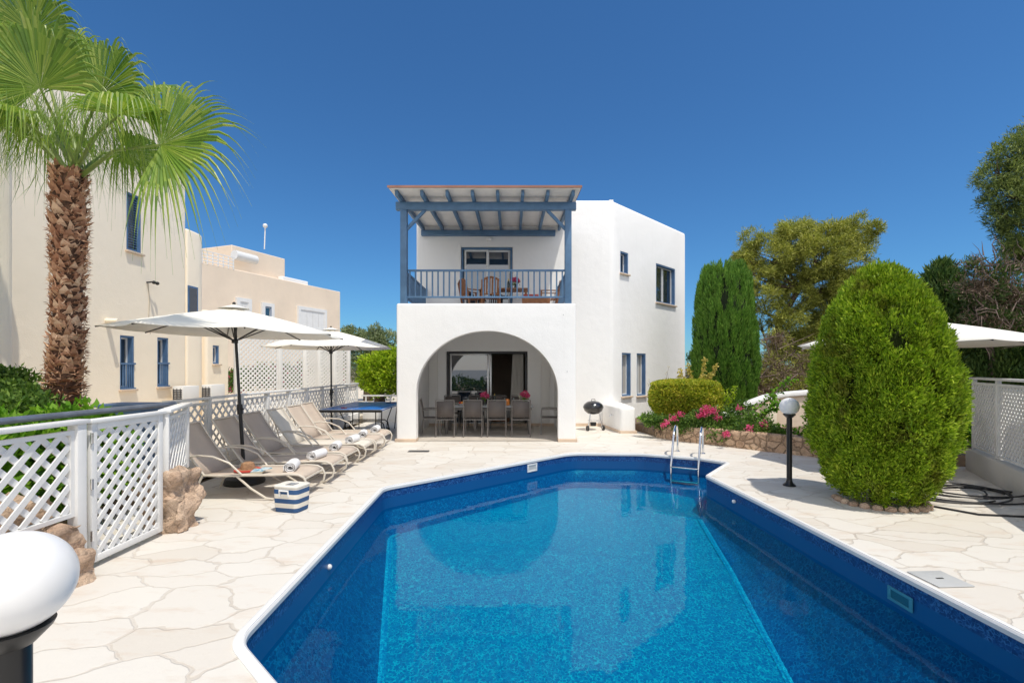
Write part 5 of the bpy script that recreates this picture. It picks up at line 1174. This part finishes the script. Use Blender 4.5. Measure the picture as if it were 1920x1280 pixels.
P = np.array(fb_); D = P.copy(); D[:,2] = rng.normal(size=len(P))*.15; cards('fibres', P, unit(D)+rng.normal(size=P.shape)*.6, .08, .009, L_BOOT, palm)
def fan(hub, fwd, nrm, Rr, span=250, nseg=52, droop=.5, seed=0):
    """costapalmate blade; returns quad verts"""
    rg = np.random.default_rng(seed); fwd = Vector(fwd).normalized(); nrm = Vector(nrm); nrm = (nrm-fwd*nrm.dot(fwd)).normalized(); side = nrm.cross(fwd); V = []
    st = [0,.12,.3,.48,.62,.74,.84,.93,1.0,1.08]
    for i in range(nseg):
        a = R(-span/2+span*i/(nseg-1)); d = fwd*math.cos(a)+side*math.sin(a); t = -fwd*math.sin(a)+side*math.cos(a)
        Ls = Rr*(.78+.22*math.cos(a*.62))*rg.uniform(.93,1.07); dphi = R(span/(nseg-1)); hang = droop*rg.uniform(.75,1.5); sway = rg.normal()*.05
        rows = []
        for s in st:
            r = s*Ls; w = min(r, .52*Ls)*math.tan(dphi/2)*1.03 if s < .52 else .52*Ls*math.tan(dphi/2)*max(.05, 1-(s-.48)/.52)
            cup = .10*Rr*math.sin(min(1,s)*pi*.5)
            over = max(0, s-.50); p = Vector(hub)+d*(r-over*Ls*.45*hang)+nrm*cup; p.z -= hang*over*over*Ls*2.3+hang*.06*Ls*s*s; p += t*sway*over
            fold = nrm*w*.55; rows.append((p-t*w-fold*0, p+fold, p+t*w))
        for (a0,b0,c0_), (a1,b1,c1) in zip(rows[:-1], rows[1:]): V += [a0,b0,b1,a1,b0,c0_,c1,b1]
    return V
crownp = Vector((PX0+.20, PY0, 4.2))
leaves = [ # hub px, py, Y ; forward ; normal ; radius ; droop
 ((75,165),5.45,(-.35,-.1,.9),(.05,-1,.05),1.22,.50),
 ((190,175),5.9,(.55,0,.85),(.05,-1,.30),1.12,.62),
 ((302,272),5.70,(1,-.05,.16),(-.10,-1,.22),1.32,.42),
 ((245,185),6.5,(.95,.3,.35),(0,-.45,1),1.05,.75),
 ((5,240),6.3,(-1,.1,.3),(0,-.6,.8),1.15,.7),
 ((110,130),6.7,(.05,.3,1),(0,-1,.4),1.15,.6),
 ((0,95),6.5,(-.6,.2,.9),(.1,-1,.3),1.25,.55),
 ((25,215),5.45,(-.7,-.7,-.0),(0,-.35,1),.85,.9),
 ((225,215),5.6,(.7,-.6,.05),(.2,-.4,1),.85,.95),
 ((-40,180),5.9,(-1,-.3,.4),(0,-.6,.8),1.1,.7),
 ((240,285),6.8,(.7,.7,-.1),(0,.3,1),.9,1.0),
 ((90,255),6.9,(-.2,1,0),(0,.3,1),.95,1.0),
 ((60,60),6.2,(-.2,-.2,1),(0,-1,.2),1.1,.6)]
for i, ((px, py), Yh, fw, nr, Rr, dr) in enumerate(leaves):
    hub = Vector(AT(px, py, Yh)); V = np.array([tuple(v) for v in fan(hub, fw, nr, Rr, 235 if i != 2 else 215, 50, dr, i)])-np.array((PX0,PY0,0))
    lf_ = quads('frond', V, L_PALM, palm)
    c = crownp-Vector((PX0,PY0,0)); h = hub-Vector((PX0,PY0,0)); mid = c.lerp(h, .5)+Vector((0,0,.10)); s0 = c+Vector((random.uniform(-.1,.1),random.uniform(-.1,.1),-.05))
    MB().tube([s0, mid, h], [.030,.018,.011], 8).build('petiole', PET, lf_)
# hanging threads
tn = 1500; ang = rng.random(tn)*2*pi; rr_ = .25+.95*rng.random(tn); P = np.stack([rr_*np.cos(ang)*1.05+.15, rr_*np.sin(ang)*.8, 4.85-.35*rr_+.45*rng.random(tn)], 1)
cards('leaf_threads', P, np.array([0,0,-1.0])+rng.normal(size=P.shape)*.22+np.stack([np.cos(ang),np.sin(ang),0*ang],1)*.18, rng.uniform(.25,.7,tn), .007, L_PALM, palm, .5)
bpy.context.view_layer.update()

# shrubs behind the camera, mirrored in the doors
hg2 = thing('garden_hedge', 'green hedge behind the camera mirrored in the villa glass doors', 'hedge', (0,-9,0)); lobes = [((-12+k*2.0, .4*math.sin(k*2), .55+.15*math.sin(k)), (1.3,.8,.65)) for k in range(13)]
crown('foliage', lobes, 260, .22, .12, L_DGREEN, hg2, .1, 5, .3, 2, .4)

# ------------------------------------------------------------------ light, sky, camera
sd = Vector((-.29,.32,-1.10)).normalized(); elev = math.asin(-sd.z); tosun = -sd
sun = bpy.data.lights.new('sun', 'SUN'); sun.energy = 3.5; sun.angle = R(.53); sun.color = (1.0,.93,.81)
so = bpy.data.objects.new('sun', sun); COL.objects.link(so); so.rotation_euler = sd.to_track_quat('-Z', 'Y').to_euler()
w = bpy.data.worlds.new('World'); scn.world = w; w.use_nodes = True; nt = w.node_tree; bg = nt.nodes['Background']
sky = N(nt, 'ShaderNodeTexSky'); sky.sky_type = 'NISHITA'; sky.sun_disc = False; sky.sun_elevation = elev
sky.sun_rotation = math.atan2(tosun.x, tosun.y); sky.air_density = 1.0; sky.dust_density = .3; sky.ozone_density = 1.5; sky.altitude = 50
SKYNODE = sky
gen = N(nt, 'ShaderNodeTexCoord').outputs['Generated']; sx_ = N(nt, 'ShaderNodeSeparateXYZ'); nt.links.new(gen, sx_.inputs[0])
# sky behind the camera: pale sea haze, brightened as added fill for shaded facades
sea_side_fill = ramp(nt, math_(nt, 'MULTIPLY', sx_.outputs[1], -1.0), [(.0, 0.0), (.65, 1.0)])
nt.links.new(mixc(nt, sea_side_fill, mixc(nt, 1.0, sky.outputs[0], (.375,.765,1.11), 'MULTIPLY'), mixc(nt, .85, mixc(nt, 1.0, sky.outputs[0], (2.6,2.6,2.6), 'MULTIPLY'), (12.2,12.0,12.0))), bg.inputs[0]); bg.inputs[1].default_value = .11
cam = bpy.data.cameras.new('camera'); co = bpy.data.objects.new('camera', cam); COL.objects.link(co); scn.camera = co
co.location = (0,0,EYE); co.rotation_euler = (pi/2,0,0); cam.sensor_width = 36; cam.lens = 36*F/1920; cam.shift_y = (HOR-640)/1920; cam.clip_end = 20000; cam.clip_start = .05
scn.render.engine = 'CYCLES'; scn.cycles.transparent_max_bounces = 16; scn.cycles.max_bounces = 12; scn.cycles.diffuse_bounces = 8
scn.view_settings.view_transform = 'Standard'; scn.view_settings.look = 'None'; scn.view_settings.gamma = 1; scn.view_settings.exposure = .0
scn.render.resolution_x = 1024; scn.render.resolution_y = 682
